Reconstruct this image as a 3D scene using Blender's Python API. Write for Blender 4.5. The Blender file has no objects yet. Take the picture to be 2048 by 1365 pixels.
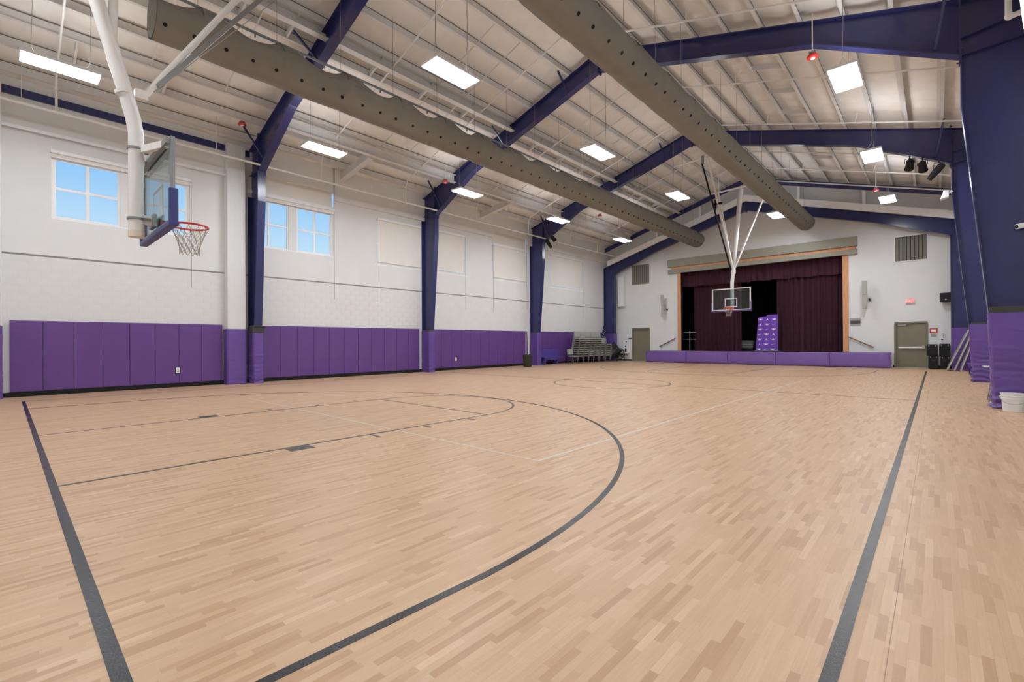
import bpy, bmesh, math, random
from mathutils import Vector, Matrix
random.seed(7)
SC = bpy.context.scene
COL = SC.collection

# ------------------------------------------------------------------ camera
CAM_H = 1.321
F_PX, YAW, PITCH, ROLL = 928.9, math.radians(42.415), math.radians(0.165), math.radians(-0.34)
cam = bpy.data.cameras.new('camera'); cam.sensor_width = 36.0; cam.lens = F_PX * 36.0 / 2048.0
cam.clip_start = 0.05; cam.clip_end = 400
camo = bpy.data.objects.new('camera', cam); COL.objects.link(camo)
_f0 = Vector((-math.sin(YAW), math.cos(YAW), 0)); _r0 = Vector((math.cos(YAW), math.sin(YAW), 0)); _u0 = Vector((0, 0, 1))
_fw = _f0 * math.cos(PITCH) + _u0 * math.sin(PITCH); _up = _u0 * math.cos(PITCH) - _f0 * math.sin(PITCH)
_rt = _r0 * math.cos(ROLL) + _up * math.sin(ROLL); _u2 = _up * math.cos(ROLL) - _r0 * math.sin(ROLL)
camo.matrix_world = Matrix(((_rt.x, _u2.x, -_fw.x, 0), (_rt.y, _u2.y, -_fw.y, 0), (_rt.z, _u2.z, -_fw.z, CAM_H), (0, 0, 0, 1)))
SC.camera = camo

# ------------------------------------------------------------------ sky, exposure
LAMP = 80.0
world = bpy.data.worlds.new('sky'); SC.world = world; world.use_nodes = True
_n = world.node_tree; _n.nodes.clear()
_tc = _n.nodes.new('ShaderNodeTexCoord'); _sx = _n.nodes.new('ShaderNodeSeparateXYZ'); _rp = _n.nodes.new('ShaderNodeValToRGB')
_bg = _n.nodes.new('ShaderNodeBackground'); _ow = _n.nodes.new('ShaderNodeOutputWorld')
_e = _rp.color_ramp.elements
_e[0].position = 0.0; _e[0].color = (0.80, 0.90, 1.0, 1); _e[1].position = 1.0; _e[1].color = (0.06, 0.24, 0.78, 1)
_m = _e.new(0.17); _m.color = (0.60, 0.81, 1.0, 1); _m = _e.new(0.30); _m.color = (0.26, 0.58, 1.0, 1)
_n.links.new(_tc.outputs['Generated'], _sx.inputs[0]); _n.links.new(_sx.outputs['Z'], _rp.inputs[0])
_n.links.new(_rp.outputs[0], _bg.inputs[0]); _n.links.new(_bg.outputs[0], _ow.inputs[0]); _bg.inputs[1].default_value = 1.0
SC.view_settings.view_transform = 'Standard'; SC.view_settings.look = 'None'
SC.view_settings.exposure = 0.0; SC.view_settings.gamma = 1.0; SC.view_settings.use_curve_mapping = False
SC.cycles.use_denoising = True
SC.cycles.max_bounces = 8; SC.cycles.diffuse_bounces = 6; SC.cycles.use_adaptive_sampling = True; SC.cycles.adaptive_threshold = 0.03; SC.cycles.sample_clamp_indirect = 6.0

# ------------------------------------------------------------------ helpers
def lin(c):
    return tuple(((x / 255.0) / 12.92 if x / 255.0 <= 0.04045 else ((x / 255.0 + 0.055) / 1.055) ** 2.4) for x in c)

MATS = {}
def mat(name, rgb, rough=0.6, metal=0.0, spec=0.5, var=0.06, scale=6.0, bump=0.0, bscale=40.0, stretch=(1, 1, 1)):
    """principled material; rgb is albedo in sRGB 0-255, with a faint noise in colour and relief"""
    m = bpy.data.materials.new(name); m.use_nodes = True; nt = m.node_tree
    b = nt.nodes['Principled BSDF']
    b.inputs['Roughness'].default_value = rough; b.inputs['Metallic'].default_value = metal
    b.inputs['Specular IOR Level'].default_value = spec
    c = lin(rgb)
    tc = nt.nodes.new('ShaderNodeTexCoord'); mp = nt.nodes.new('ShaderNodeMapping'); mp.inputs['Scale'].default_value = stretch
    nz = nt.nodes.new('ShaderNodeTexNoise'); nz.inputs['Scale'].default_value = scale; nz.inputs['Detail'].default_value = 3
    nt.links.new(tc.outputs['Object'], mp.inputs[0]); nt.links.new(mp.outputs[0], nz.inputs['Vector'])
    rp = nt.nodes.new('ShaderNodeValToRGB')
    rp.color_ramp.elements[0].position = 0.3; rp.color_ramp.elements[1].position = 0.7
    rp.color_ramp.elements[0].color = tuple(max(0, x * (1 - var)) for x in c) + (1,)
    rp.color_ramp.elements[1].color = tuple(min(1, x * (1 + var)) for x in c) + (1,)
    nt.links.new(nz.outputs['Fac'], rp.inputs[0]); nt.links.new(rp.outputs[0], b.inputs['Base Color'])
    if bump > 0:
        n2 = nt.nodes.new('ShaderNodeTexNoise'); n2.inputs['Scale'].default_value = bscale; n2.inputs['Detail'].default_value = 2
        bp = nt.nodes.new('ShaderNodeBump'); bp.inputs['Strength'].default_value = bump; bp.inputs['Distance'].default_value = 0.02
        nt.links.new(mp.outputs[0], n2.inputs['Vector']); nt.links.new(n2.outputs['Fac'], bp.inputs['Height']); nt.links.new(bp.outputs[0], b.inputs['Normal'])
    MATS[name] = m
    return m

def emit(name, rgb, strength):
    m = bpy.data.materials.new(name); m.use_nodes = True; nt = m.node_tree
    b = nt.nodes['Principled BSDF']; b.inputs['Base Color'].default_value = (0.8, 0.8, 0.8, 1)
    b.inputs['Emission Color'].default_value = lin(rgb) + (1,); b.inputs['Emission Strength'].default_value = strength
    return m

def glass(name, tint=(235, 245, 245), refl=0.06):
    m = bpy.data.materials.new(name); m.use_nodes = True; nt = m.node_tree; nt.nodes.clear()
    o = nt.nodes.new('ShaderNodeOutputMaterial'); t = nt.nodes.new('ShaderNodeBsdfTransparent'); g = nt.nodes.new('ShaderNodeBsdfGlossy')
    t.inputs[0].default_value = lin(tint) + (1,); g.inputs['Roughness'].default_value = 0.02
    lw = nt.nodes.new('ShaderNodeLayerWeight'); lw.inputs['Blend'].default_value = 0.5
    pw = nt.nodes.new('ShaderNodeMath'); pw.operation = 'POWER'; pw.inputs[1].default_value = 4.0
    ma = nt.nodes.new('ShaderNodeMath'); ma.operation = 'MULTIPLY_ADD'; ma.inputs[1].default_value = 0.6; ma.inputs[2].default_value = refl
    nt.links.new(lw.outputs['Facing'], pw.inputs[0]); nt.links.new(pw.outputs[0], ma.inputs[0])
    mx = nt.nodes.new('ShaderNodeMixShader')
    nt.links.new(ma.outputs[0], mx.inputs[0]); nt.links.new(t.outputs[0], mx.inputs[1]); nt.links.new(g.outputs[0], mx.inputs[2]); nt.links.new(mx.outputs[0], o.inputs[0])
    return m

class MB:
    def __init__(s): s.v = []; s.f = []
    def add(s, vs, fs):
        k = len(s.v); s.v += [tuple(p) for p in vs]; s.f += [tuple(i + k for i in q) for q in fs]; return s
    def box(s, x0, x1, y0, y1, z0, z1):
        return s.add([(x0,y0,z0),(x1,y0,z0),(x1,y1,z0),(x0,y1,z0),(x0,y0,z1),(x1,y0,z1),(x1,y1,z1),(x0,y1,z1)],
                     [(0,3,2,1),(4,5,6,7),(0,1,5,4),(1,2,6,5),(2,3,7,6),(3,0,4,7)])
    def obox(s, c, a, b, d):
        c, a, b, d = map(Vector, (c, a, b, d)); vs = []
        for k in (-1, 1):
            for (i, j) in ((-1,-1),(1,-1),(1,1),(-1,1)): vs.append(c + a*i + b*j + d*k)
        return s.add(vs, [(0,3,2,1),(4,5,6,7),(0,1,5,4),(1,2,6,5),(2,3,7,6),(3,0,4,7)])
    def bar(s, p, q, w, h, up=(0,0,1)):
        p, q = Vector(p), Vector(q); d = (q - p); u = Vector(up); side = d.cross(u)
        if side.length < 1e-6: side = d.cross(Vector((1,0,0)))
        side.normalize(); u = side.cross(d).normalized()
        return s.obox((p+q)/2, side*w/2, u*h/2, d/2)
    def prism(s, poly, axis, a, b):
        n = len(poly)
        def P(u, w, t): return {'y': (u, t, w), 'x': (t, u, w), 'z': (u, w, t)}[axis]
        vs = [P(u, w, a) for u, w in poly] + [P(u, w, b) for u, w in poly]
        return s.add(vs, [tuple(range(n)), tuple(range(2*n-1, n-1, -1))] + [(i, (i+1) % n, n+(i+1) % n, n+i) for i in range(n)])
    def tube(s, pts, r, n=8, cap=True):
        pts = [Vector(p) for p in pts]; m = len(pts); rs = r if isinstance(r, (list, tuple)) else [r]*m
        rings = []; ref = None
        for i in range(m):
            d = (pts[min(i+1, m-1)] - pts[max(i-1, 0)]).normalized()
            if ref is None: ref = d.orthogonal().normalized()
            ref = (ref - d * ref.dot(d))
            ref = ref.normalized() if ref.length > 1e-5 else d.orthogonal().normalized()
            o = d.cross(ref)
            rings.append([pts[i] + (ref*math.cos(2*math.pi*k/n) + o*math.sin(2*math.pi*k/n))*rs[i] for k in range(n)])
        vs = [p for g in rings for p in g]
        fs = [(i*n+k, i*n+(k+1) % n, (i+1)*n+(k+1) % n, (i+1)*n+k) for i in range(m-1) for k in range(n)]
        if cap: fs += [tuple(range(n-1, -1, -1)), tuple(range((m-1)*n, m*n))]
        return s.add(vs, fs)
    def lathe(s, prof, c=(0,0,0), n=24, capb=True, capt=False):
        c = Vector(c); m = len(prof)
        vs = [(c.x + r*math.cos(2*math.pi*k/n), c.y + r*math.sin(2*math.pi*k/n), c.z + z) for r, z in prof for k in range(n)]
        fs = [(i*n+k, i*n+(k+1) % n, (i+1)*n+(k+1) % n, (i+1)*n+k) for i in range(m-1) for k in range(n)]
        if capb: fs.append(tuple(range(n-1, -1, -1)))
        if capt: fs.append(tuple(range((m-1)*n, m*n)))
        return s.add(vs, fs)
    def grid(s, fn, nu, nv, closed=False):
        vs = [fn(i/nu, j/nv) for i in range(nu+1) for j in range(nv+1)]
        return s.add(vs, [(i*(nv+1)+j, (i+1)*(nv+1)+j, (i+1)*(nv+1)+j+1, i*(nv+1)+j+1) for i in range(nu) for j in range(nv)])
    def ball(s, c, r, n=10):
        c = Vector(c); pr = [(max(1e-4, r*math.sin(math.pi*i/(n//2+1))), -r*math.cos(math.pi*i/(n//2+1))) for i in range(n//2+2)]
        return s.lathe(pr, c, n, False, False)
    def build(s, name, m, parent=None, smooth=False, bevel=0.0, origin=None, recalc=True, seg=2):
        me = bpy.data.meshes.new(name)
        root = parent
        if parent is not None:
            o0 = Vector((0,0,0)); q = parent
            while q is not None: o0 = o0 + q.location; q = q.parent
        elif origin is not None: o0 = Vector(origin)
        else:
            xs = [p[0] for p in s.v]; ys = [p[1] for p in s.v]; zs = [p[2] for p in s.v]
            o0 = Vector(((min(xs)+max(xs))/2, (min(ys)+max(ys))/2, min(zs)))
        me.from_pydata([(p[0]-o0.x, p[1]-o0.y, p[2]-o0.z) for p in s.v], [], s.f)
        if recalc:
            bm = bmesh.new(); bm.from_mesh(me); bmesh.ops.recalc_face_normals(bm, faces=bm.faces); bm.to_mesh(me); bm.free()
        if smooth:
            me.polygons.foreach_set('use_smooth', [True]*len(me.polygons)); me.set_sharp_from_angle(angle=math.radians(38))
        me.materials.append(m)
        ob = bpy.data.objects.new(name, me); COL.objects.link(ob)
        if parent is not None: ob.parent = parent
        else: ob.location = o0
        if bevel > 0:
            md = ob.modifiers.new('soft_edge', 'BEVEL'); md.width = bevel; md.segments = seg; md.limit_method = 'ANGLE'
        return ob

def tag(o, label, cat, group=None):
    o['label'] = label; o['category'] = cat
    if group: o['group'] = group
    return o
def struct(o, label=None):
    o['kind'] = 'structure'
    if label: o['label'] = label
    return o
def thing(name, label, cat, loc=(0,0,0), group=None, rotz=0.0):
    o = bpy.data.objects.new(name, None); COL.objects.link(o); o.location = loc; o.rotation_euler = (0,0,rotz)
    o.empty_display_size = 0.1
    return tag(o, label, cat, group)
def dup(root, loc=None, rotz=None, label=None, group=None):
    def cp(o, par):
        c = o.copy(); COL.objects.link(c); c.parent = par
        for ch in o.children: cp(ch, c)
        return c
    r = cp(root, None)
    if loc is not None: r.location = loc
    if rotz is not None: r.rotation_euler = (0, 0, rotz)
    if label: r['label'] = label
    if group: r['group'] = group
    return r

# ------------------------------------------------------------------ materials
M_WALL = mat('painted_wall', (228, 230, 230), 0.7, var=0.015, scale=1.5, bump=0.06, bscale=30)
M_BLOCK = mat('painted_block', (226, 228, 228), 0.65, var=0.02, scale=3.0, bump=0.16, bscale=45)
M_WHITE = mat('white_enamel', (232, 232, 230), 0.35, var=0.02)
M_TRIM = mat('white_trim', (243, 245, 247), 0.4, var=0.015)
M_ROOF = mat('insulation_facing', (240, 237, 232), 0.6, var=0.03, scale=2.0, bump=0.08, bscale=9)
M_PURLIN = mat('purlin_paint', (216, 215, 213), 0.45, var=0.03, scale=3)
M_STEEL = mat('navy_steel_paint', (46, 49, 96), 0.25, var=0.08, scale=1.2)
M_PAD = mat('purple_vinyl', (95, 62, 134), 0.45, var=0.05, scale=2.0, bump=0.03, bscale=12)
M_PADW = mat('purple_cover_vinyl', (98, 72, 148), 0.3, var=0.06, scale=1.5, bump=0.04, bscale=8)
M_STAGEPAD = mat('purple_stage_vinyl', (114, 86, 158), 0.45, var=0.05, scale=1.5, bump=0.05, bscale=7, stretch=(1, 1, 0.3))
M_BLACK = mat('black_rubber', (20, 20, 22), 0.6, var=0.1, spec=0.3)
M_FOAM = mat('dark_foam', (62, 64, 62), 0.8, var=0.1, scale=20)
M_DUCT = mat('grey_duct_fabric', (124, 121, 114), 0.8, var=0.05, scale=2.5, bump=0.05, bscale=6)
M_HOLE = mat('nozzle_black', (8, 8, 8), 0.9, var=0.0)
M_GALV = mat('galvanised_metal', (140, 143, 145), 0.4, 0.6, var=0.08, scale=14)
M_CABLE = mat('grey_cable', (150, 147, 142), 0.5, 0.3)
M_CURT = mat('maroon_velvet', (66, 38, 50), 0.9, var=0.1, scale=3, spec=0.2)
M_BACKC = mat('black_drape', (22, 22, 25), 0.95, var=0.15, spec=0.1)
M_WOOD = mat('pine_trim', (206, 150, 108), 0.45, var=0.12, scale=5, stretch=(6, 6, 0.5))
M_GREY = mat('taupe_grey_paint', (142, 140, 126), 0.5, var=0.03)
M_DOOR = mat('olive_grey_door', (126, 122, 104), 0.5, var=0.03)
M_VENT = mat('vent_paint', (118, 116, 106), 0.5, var=0.05)
M_VENTD = mat('vent_shadow', (60, 58, 52), 0.8)
M_SPK = mat('speaker_grey', (165, 165, 160), 0.6, var=0.04, scale=30)
M_RED = mat('rim_red', (205, 44, 40), 0.4, var=0.05)
M_ORANGE = mat('rim_orange', (226, 84, 50), 0.4, var=0.05)
M_CORD = mat('net_cord', (172, 170, 162), 0.8)
M_NAVY = mat('edge_pad_navy', (48, 60, 122), 0.45, var=0.04)
M_EPURP = mat('edge_pad_purple', (98, 80, 140), 0.5, var=0.04)
M_CHAIR = mat('grey_upholstery', (150, 152, 147), 0.85, var=0.07, scale=25)
M_CHFRM = mat('chair_frame_grey', (120, 120, 112), 0.4, 0.3)
M_BENCH = mat('bench_purple_paint', (82, 66, 148), 0.5, var=0.05)
M_TRASH = mat('olive_black_plastic', (44, 46, 36), 0.5)
M_BUCKET = mat('white_plastic', (232, 234, 236), 0.35, var=0.01)
M_TABLE = mat('grey_table_laminate', (190, 188, 180), 0.5, var=0.03)
M_RAIL = mat('handrail_wood', (140, 98, 66), 0.4, var=0.1, scale=8)
M_SHADE = mat('shade_cloth', (232, 230, 224), 0.8, var=0.01, scale=3)
M_TAPE = mat('black_line_tape', (24, 25, 27), 0.26, spec=0.4, var=0.2, scale=9, bump=0.12, bscale=120)
M_TAPE2 = mat('black_line_paint', (48, 45, 42), 0.4, var=0.12, scale=9)
M_GREYLINE = mat('grey_line_paint', (200, 194, 184), 0.45, var=0.08, scale=8)
M_FLAG = mat('flag_blue', (30, 34, 78), 0.8)
M_EXITRED = emit('exit_letter_red', (255, 60, 50), 1.4)
M_GLASS = glass('window_glass', (250, 252, 252), 0.0); M_BBGLASS = glass('backboard_glass', (226, 236, 238), 0.06)
M_LAMP = emit('lamp_diffuser', (247, 250, 255), LAMP)
M_UPL = emit('added_ceiling_glow', (250, 251, 254), LAMP*0.34)  # added upward glow that lifts the ceiling brightness

# floor boards: tone per board from a face attribute
def floor_mat():
    m = bpy.data.materials.new('maple_strip'); m.use_nodes = True; nt = m.node_tree; b = nt.nodes['Principled BSDF']
    at = nt.nodes.new('ShaderNodeAttribute'); at.attribute_name = 'tone'
    rp = nt.nodes.new('ShaderNodeValToRGB'); e = rp.color_ramp.elements
    e[0].position = 0.0; e[0].color = lin((186, 150, 114)) + (1,); e[1].position = 1.0; e[1].color = lin((217, 187, 153)) + (1,)
    k = e.new(0.35); k.color = lin((201, 166, 130)) + (1,); k = e.new(0.7); k.color = lin((207, 174, 138)) + (1,)
    tc = nt.nodes.new('ShaderNodeTexCoord'); geo = nt.nodes.new('ShaderNodeNewGeometry'); mp = nt.nodes.new('ShaderNodeMapping'); mp.inputs['Scale'].default_value = (90, 5, 1)
    nz = nt.nodes.new('ShaderNodeTexNoise'); nz.inputs['Scale'].default_value = 1.0; nz.inputs['Detail'].default_value = 4
    nt.links.new(geo.outputs['Position'], mp.inputs[0]); nt.links.new(mp.outputs[0], nz.inputs['Vector'])
    mx = nt.nodes.new('ShaderNodeMix'); mx.data_type = 'RGBA'; mx.blend_type = 'MULTIPLY'; mx.inputs['Factor'].default_value = 0.22
    nt.links.new(at.outputs['Fac'], rp.inputs[0]); nt.links.new(rp.outputs[0], mx.inputs['A']); nt.links.new(nz.outputs['Fac'], mx.inputs['B'])
    nt.links.new(mx.outputs['Result'], b.inputs['Base Color'])
    b.inputs['Roughness'].default_value = 0.40; b.inputs['Specular IOR Level'].default_value = 0.5
    n2 = nt.nodes.new('ShaderNodeTexNoise'); n2.inputs['Scale'].default_value = 55; bp = nt.nodes.new('ShaderNodeBump'); bp.inputs['Strength'].default_value = 0.06; bp.inputs['Distance'].default_value = 0.01
    nt.links.new(geo.outputs['Position'], n2.inputs['Vector']); nt.links.new(n2.outputs['Fac'], bp.inputs['Height']); nt.links.new(bp.outputs[0], b.inputs['Normal'])
    return m
M_FLOOR = floor_mat()
M_FLOORB = mat('floor_underlay', (170, 136, 104), 0.6)

# ------------------------------------------------------------------ room numbers
XL, XR, XC = -17.35, 1.35, -8.0
YF, YB = -2.6, 29.25
def zt(x): return 10.65 - 0.30*abs(x - XC)
FA, FB, FC, FD = 5.75, 13.0, 20.65, 28.72

# ------------------------------------------------------------------ floor
floor = struct(MB().box(XL-.3, XR+.3, YF-.3, YB+.3, -0.15, -0.004).build('floor', M_FLOORB, origin=(0, 0, 0)))
PW = 0.038
def visible_size(x, y):
    d = _f0.x*x + _f0.y*y
    if d < 1.2: return 0
    u = 1024 + F_PX*(_r0.x*x + _r0.y*y)/d; v = 682.5 + F_PX*CAM_H/d
    if u < -20 or u > 2068 or v > 1400: return 0
    return 1.0/(d**2.5)
boards = []
nx = int((XR - XL)/PW)
for i in range(nx+1):
    x0 = XL + i*PW
    y = YF + random.uniform(-0.6, 0)
    while y < YB:
        L = random.choice((0.20, 0.25, 0.30, 0.35, 0.42))
        y0, y1 = max(y, YF), min(y+L, YB)
        if y1 - y0 > 0.03: boards.append((x0, min(x0+PW, XR), y0, y1, L == y1-y0 or abs(L-(y1-y0)) < 1e-6, L))
        y += L
near = sorted(range(len(boards)), key=lambda k: -visible_size((boards[k][0]+boards[k][1])/2, (boards[k][2]+boards[k][3])/2))
singles = [k for k in near[:320] if boards[k][4]][:290]
sset = set(singles)
G = 0.00012
def tone():
    r = random.random()
    return random.uniform(0, .3) if r < .24 else random.uniform(.8, 1) if r > .93 else random.uniform(.42, .78)
def set_tone(me, tones):
    a = me.attributes.new('tone', 'FLOAT', 'FACE'); a.data.foreach_set('value', tones)
variants = {}
for k in singles:
    x0, x1, y0, y1, _, L = boards[k]
    key = (L, random.randrange(7))
    if key not in variants:
        o = MB().box(G, PW-G, G, L-G, -0.004, 0).build('plank', M_FLOOR, parent=floor)
        set_tone(o.data, [tone()]*len(o.data.polygons)); variants[key] = o.data
    else:
        o = bpy.data.objects.new('plank', variants[key]); COL.objects.link(o); o.parent = floor
    o.location = (x0, y0, 0)
vs, fs, tn = [], [], []
for k, (x0, x1, y0, y1, _, L) in enumerate(boards):
    if k in sset: continue
    n = len(vs); vs += [(x0+G, y0+G, 0), (x1-G, y0+G, 0), (x1-G, y1-G, 0), (x0+G, y1-G, 0)]; fs.append((n, n+1, n+2, n+3)); tn.append(tone())
me = bpy.data.meshes.new('plank_field'); me.from_pydata(vs, [], fs); me.materials.append(M_FLOOR); set_tone(me, tn)
pf = bpy.data.objects.new('plank_field', me); COL.objects.link(pf); pf.parent = floor; pf['kind'] = 'stuff'

# court lines, thin tape and paint on the boards
def fline(name, pts, w, m, label, z=0.0015):
    """flat band along a polyline on the floor"""
    P = [Vector((p[0], p[1], 0)) for p in pts]; mb = MB(); L = []
    for i in range(len(P)):
        d = (P[min(i+1, len(P)-1)] - P[max(i-1, 0)]).normalized(); nrm = Vector((-d.y, d.x, 0))*w/2
        L += [P[i]+nrm, P[i]-nrm]
    n = len(P)
    vv = [(p.x, p.y, z) for p in L] + [(p.x, p.y, 0.0002) for p in L]
    ff = [(2*i, 2*i+1, 2*i+3, 2*i+2) for i in range(n-1)] + [(2*i, 2*i+2, 2*n+2*i+2, 2*n+2*i) for i in range(n-1)] + [(2*i+1, 2*n+2*i+1, 2*n+2*i+3, 2*i+3) for i in range(n-1)]
    o = mb.add(vv, ff).build(name, m, parent=floor, recalc=False); o['label'] = label
    return o
def arc(cx, cy, r, a0, a1, n=64): return [(cx+r*math.cos(math.radians(a0+(a1-a0)*i/n)), cy+r*math.sin(math.radians(a0+(a1-a0)*i/n))) for i in range(n+1)]
CX = -7.88; BL = 0.31; FT = 5.95; HC = 13.06; FBL = 25.8
SL, SR = -15.82, -0.318
fline('baseline', [(SL, BL), (SR, BL)], 0.06, M_TAPE, 'wide black tape baseline under the near hoop', 0.002)
fline('sideline', [(SR, -0.6), (SR, 26.0)], 0.056, M_TAPE, 'black tape sideline beside the padded blue columns', 0.002)
fline('sideline', [(SL, BL), (SL, 26.0)], 0.05, M_TAPE2, 'thin dark sideline along the purple wall pads')
fline('half_court_line', [(SL, 13.3), (SR, 13.42)], 0.05, M_TAPE2, 'dark half-court line')
fline('centre_circle', arc(-7.75, 13.2, 1.82, 0, 360, 96), 0.05, M_TAPE2, 'dark centre circle')
def key(yb, sgn, w):
    l1, l2 = CX-1.81, CX+1.81; ft = yb + sgn*5.66
    fline('lane_line', [(l1, yb), (l1, ft)], w, M_TAPE2, 'dark lane line'); fline('lane_line', [(l2, yb), (l2, ft)], w, M_TAPE2, 'dark lane line')
    fline('free_throw_line', [(l1, ft), (l2, ft)], w, M_TAPE2, 'dark free-throw line')
    fline('free_throw_circle', arc(CX, ft, 1.81, 0, 180*sgn, 64), w, M_TAPE2, 'dark free-throw half circle')
    for s, l in ((-1, l1), (1, l2)):
        mb = MB().box(min(l+s*0.04, l+s*0.24), max(l+s*0.04, l+s*0.24), min(yb+sgn*2.06, yb+sgn*2.36), max(yb+sgn*2.06, yb+sgn*2.36), 0.0002, 0.0015); mb.build('lane_block', M_TAPE2, parent=floor)
        for d in (3.24, 4.16, 5.1): MB().box(min(l+s*0.04, l+s*0.24), max(l+s*0.04, l+s*0.24), min(yb+sgn*d, yb+sgn*(d+.05)), max(yb+sgn*d, yb+sgn*(d+.05)), 0.0002, 0.0015).build('lane_mark', M_TAPE2, parent=floor)
key(BL, 1, 0.05); key(FBL, -1, 0.05)
R3 = 5.98
fline('three_point_line', [(CX+R3-.06, BL)] + arc(CX, 1.85, R3, 0, 180, 120) + [(CX-R3-.05, BL)], 0.052, M_TAPE, 'black three-point arc around the near hoop')
fline('three_point_line', [(CX-R3, FBL)] + arc(CX, 24.2, R3, 180, 360, 120) + [(CX+R3, FBL)], 0.052, M_TAPE2, 'black three-point arc before the stage')
fline('volleyball_line', [(-12.4, 4.01), (-3.28, 4.01), (-3.28, 19.5)], 0.05, M_GREYLINE, 'faint grey volleyball court line', 0.001)
fline('floor_seam', [(-0.158, -0.5), (-0.158, 29)], 0.003, mat('seam_brown', (150, 118, 92), .5), 'thin dark floor seam', 0.0008)

# ------------------------------------------------------------------ left wall with window openings
WIN = [(1, 0.86, 3.97, 4.70, 6.38), (2, 5.60, 8.68, 4.70, 6.42), (3, 10.58, 12.80, 4.74, 6.46), (4, 13.22, 15.49, 4.74, 6.5), (5, 17.48, 20.19, 4.78, 6.42), (6, 22.47, 25.87, 4.78, 6.56)]
SLITS = [(8.60, 8.90, 6.62, 7.18), (20.09, 20.45, 6.62, 7.25)]
FSLITS = [(8.61, 8.69, 6.62, 6.88), (20.10, 20.2, 6.62, 6.88)]
WT = 0.28
wl = MB(); ZTOP = 8.1
cuts = [(a, b, c, d) for _, a, b, c, d in WIN]
FRONT = list(cuts)
WIN = [w if w[0] < 3 else (w[0], w[1]-(.1 if w[0] == 3 else 0), w[2]+.2, w[3]-.1, w[4]) for w in WIN]
cuts = [(a, b, c, d) for _, a, b, c, d in WIN]
edges = sorted(set([YF, YB+.25] + [c[0] for c in cuts] + [c[1] for c in cuts] + [s[0] for s in SLITS] + [s[1] for s in SLITS]))
for y0, y1 in zip(edges[:-1], edges[1:]):
    ym = (y0+y1)/2; holes = sorted([(c[2], c[3]) for c in cuts if c[0] < ym < c[1]] + [(s[2], s[3]) for s in SLITS if s[0] < ym < s[1]])
    z = -0.1
    for h0, h1 in holes: wl.box(XL-WT, XL, y0, y1, z, h0); z = h1
    wl.box(XL-WT, XL, y0, y1, z, ZTOP)
wall_left = struct(wl.build('wall_left', M_WALL, origin=(XL, 0, 0)))
# painted blocks below the joint
BH, BLN = 0.2032, 0.4064
ind, rest = [], []
for r in range(18):
    z0 = r*BH; z1 = min(z0+BH, 3.65)
    off = 0 if r % 2 else BLN/2
    k = 0
    y = YF - off
    while y < YB:
        a, b = max(y, YF), min(y+BLN, YB)
        if b - a > 0.02:
            full = abs((b-a)-BLN) < 1e-6 and abs((z1-z0)-BH) < 1e-3
            if full and 9 <= r <= 16 and ((-0.5 < a and b < 5.0) or (6.0 < a and b < 12.9)): ind.append((a, z0))
            else: rest.append((a, b, z0, z1))
        y += BLN
J = 0.0018
bm0 = None
for (a, z0) in ind:
    if bm0 is None:
        o = MB().box(XL, XL+0.005, J, BLN-J, J, BH-J).build('block', M_BLOCK, parent=wall_left, bevel=0.003, seg=1); bm0 = o.data
    else:
        o = bpy.data.objects.new('block', bm0); COL.objects.link(o); o.parent = wall_left
        md = o.modifiers.new('soft_edge', 'BEVEL'); md.width = 0.003; md.segments = 1
    o.location = (0, a, z0)
rb = MB()
for a, b, z0, z1 in rest: rb.box(XL, XL+0.005, a+J, b-J, z0+J, z1-J)
o = rb.build('block_field', M_BLOCK, parent=wall_left, recalc=False); o['kind'] = 'stuff'
# smooth upper panel (proud) with the joint below it, and the projecting soffit strip
up = MB(); up2 = MB()
PR = 0.02
fc_ = FRONT + FSLITS
pe = sorted(set([YF, YB] + [c[0] for c in fc_] + [c[1] for c in fc_]))
for y0, y1 in zip(pe[:-1], pe[1:]):
    ym = (y0+y1)/2; hs = sorted((c[2], c[3]) for c in fc_ if c[0] < ym < c[1])
    z = 3.69
    for h0, h1 in hs: up.box(XL, XL+PR, y0, y1, z, h0); z = h1
    up.box(XL, XL+PR, y0, y1, z, 6.88)
up.build('upper_panel', M_WALL, parent=wall_left)
MB().box(XL, XL+.006, YF, YB, 3.645, 3.69).build('joint_strip', mat('grey_sealant', (146, 144, 139), .8), parent=wall_left)
for y0, y1 in ((YF, 5.6), (8.70, 17.4), (20.21, YB)): up2.box(XL, XL+0.13, y0, y1, 6.88, ZTOP)
for y0, y1 in ((5.6, 8.62), (17.4, 20.11)): up2.box(XL, XL+0.13, y0, y1, 7.2, ZTOP)
up2.build('soffit_strip', M_WALL, parent=wall_left)
for y0, y1 in ((YF, 4.92),): MB().box(XL+.12, XL+0.17, y0, y1, 6.84, 6.92).build('ledge_trim', M_TRIM, parent=wall_left)
MB().box(XL+.1, XL+.18, YF, FA-.1, 7.66, 7.86).build('eave_girt', M_STEEL, parent=wall_left)
# pilasters beside the frames
for y0, y1 in ((4.92, 5.46), (-0.55, -0.03)):
    MB().box(XL, XL+.33, y0, y1, 0, 7.9).build('pilaster', M_WALL, parent=wall_left, bevel=0.01)
baseb = struct(MB().box(XL+0.01, XL+0.05, YF, YB, 0, 0.12).build('baseboard_left', M_BLACK, origin=(XL, 0, 0)))

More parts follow.
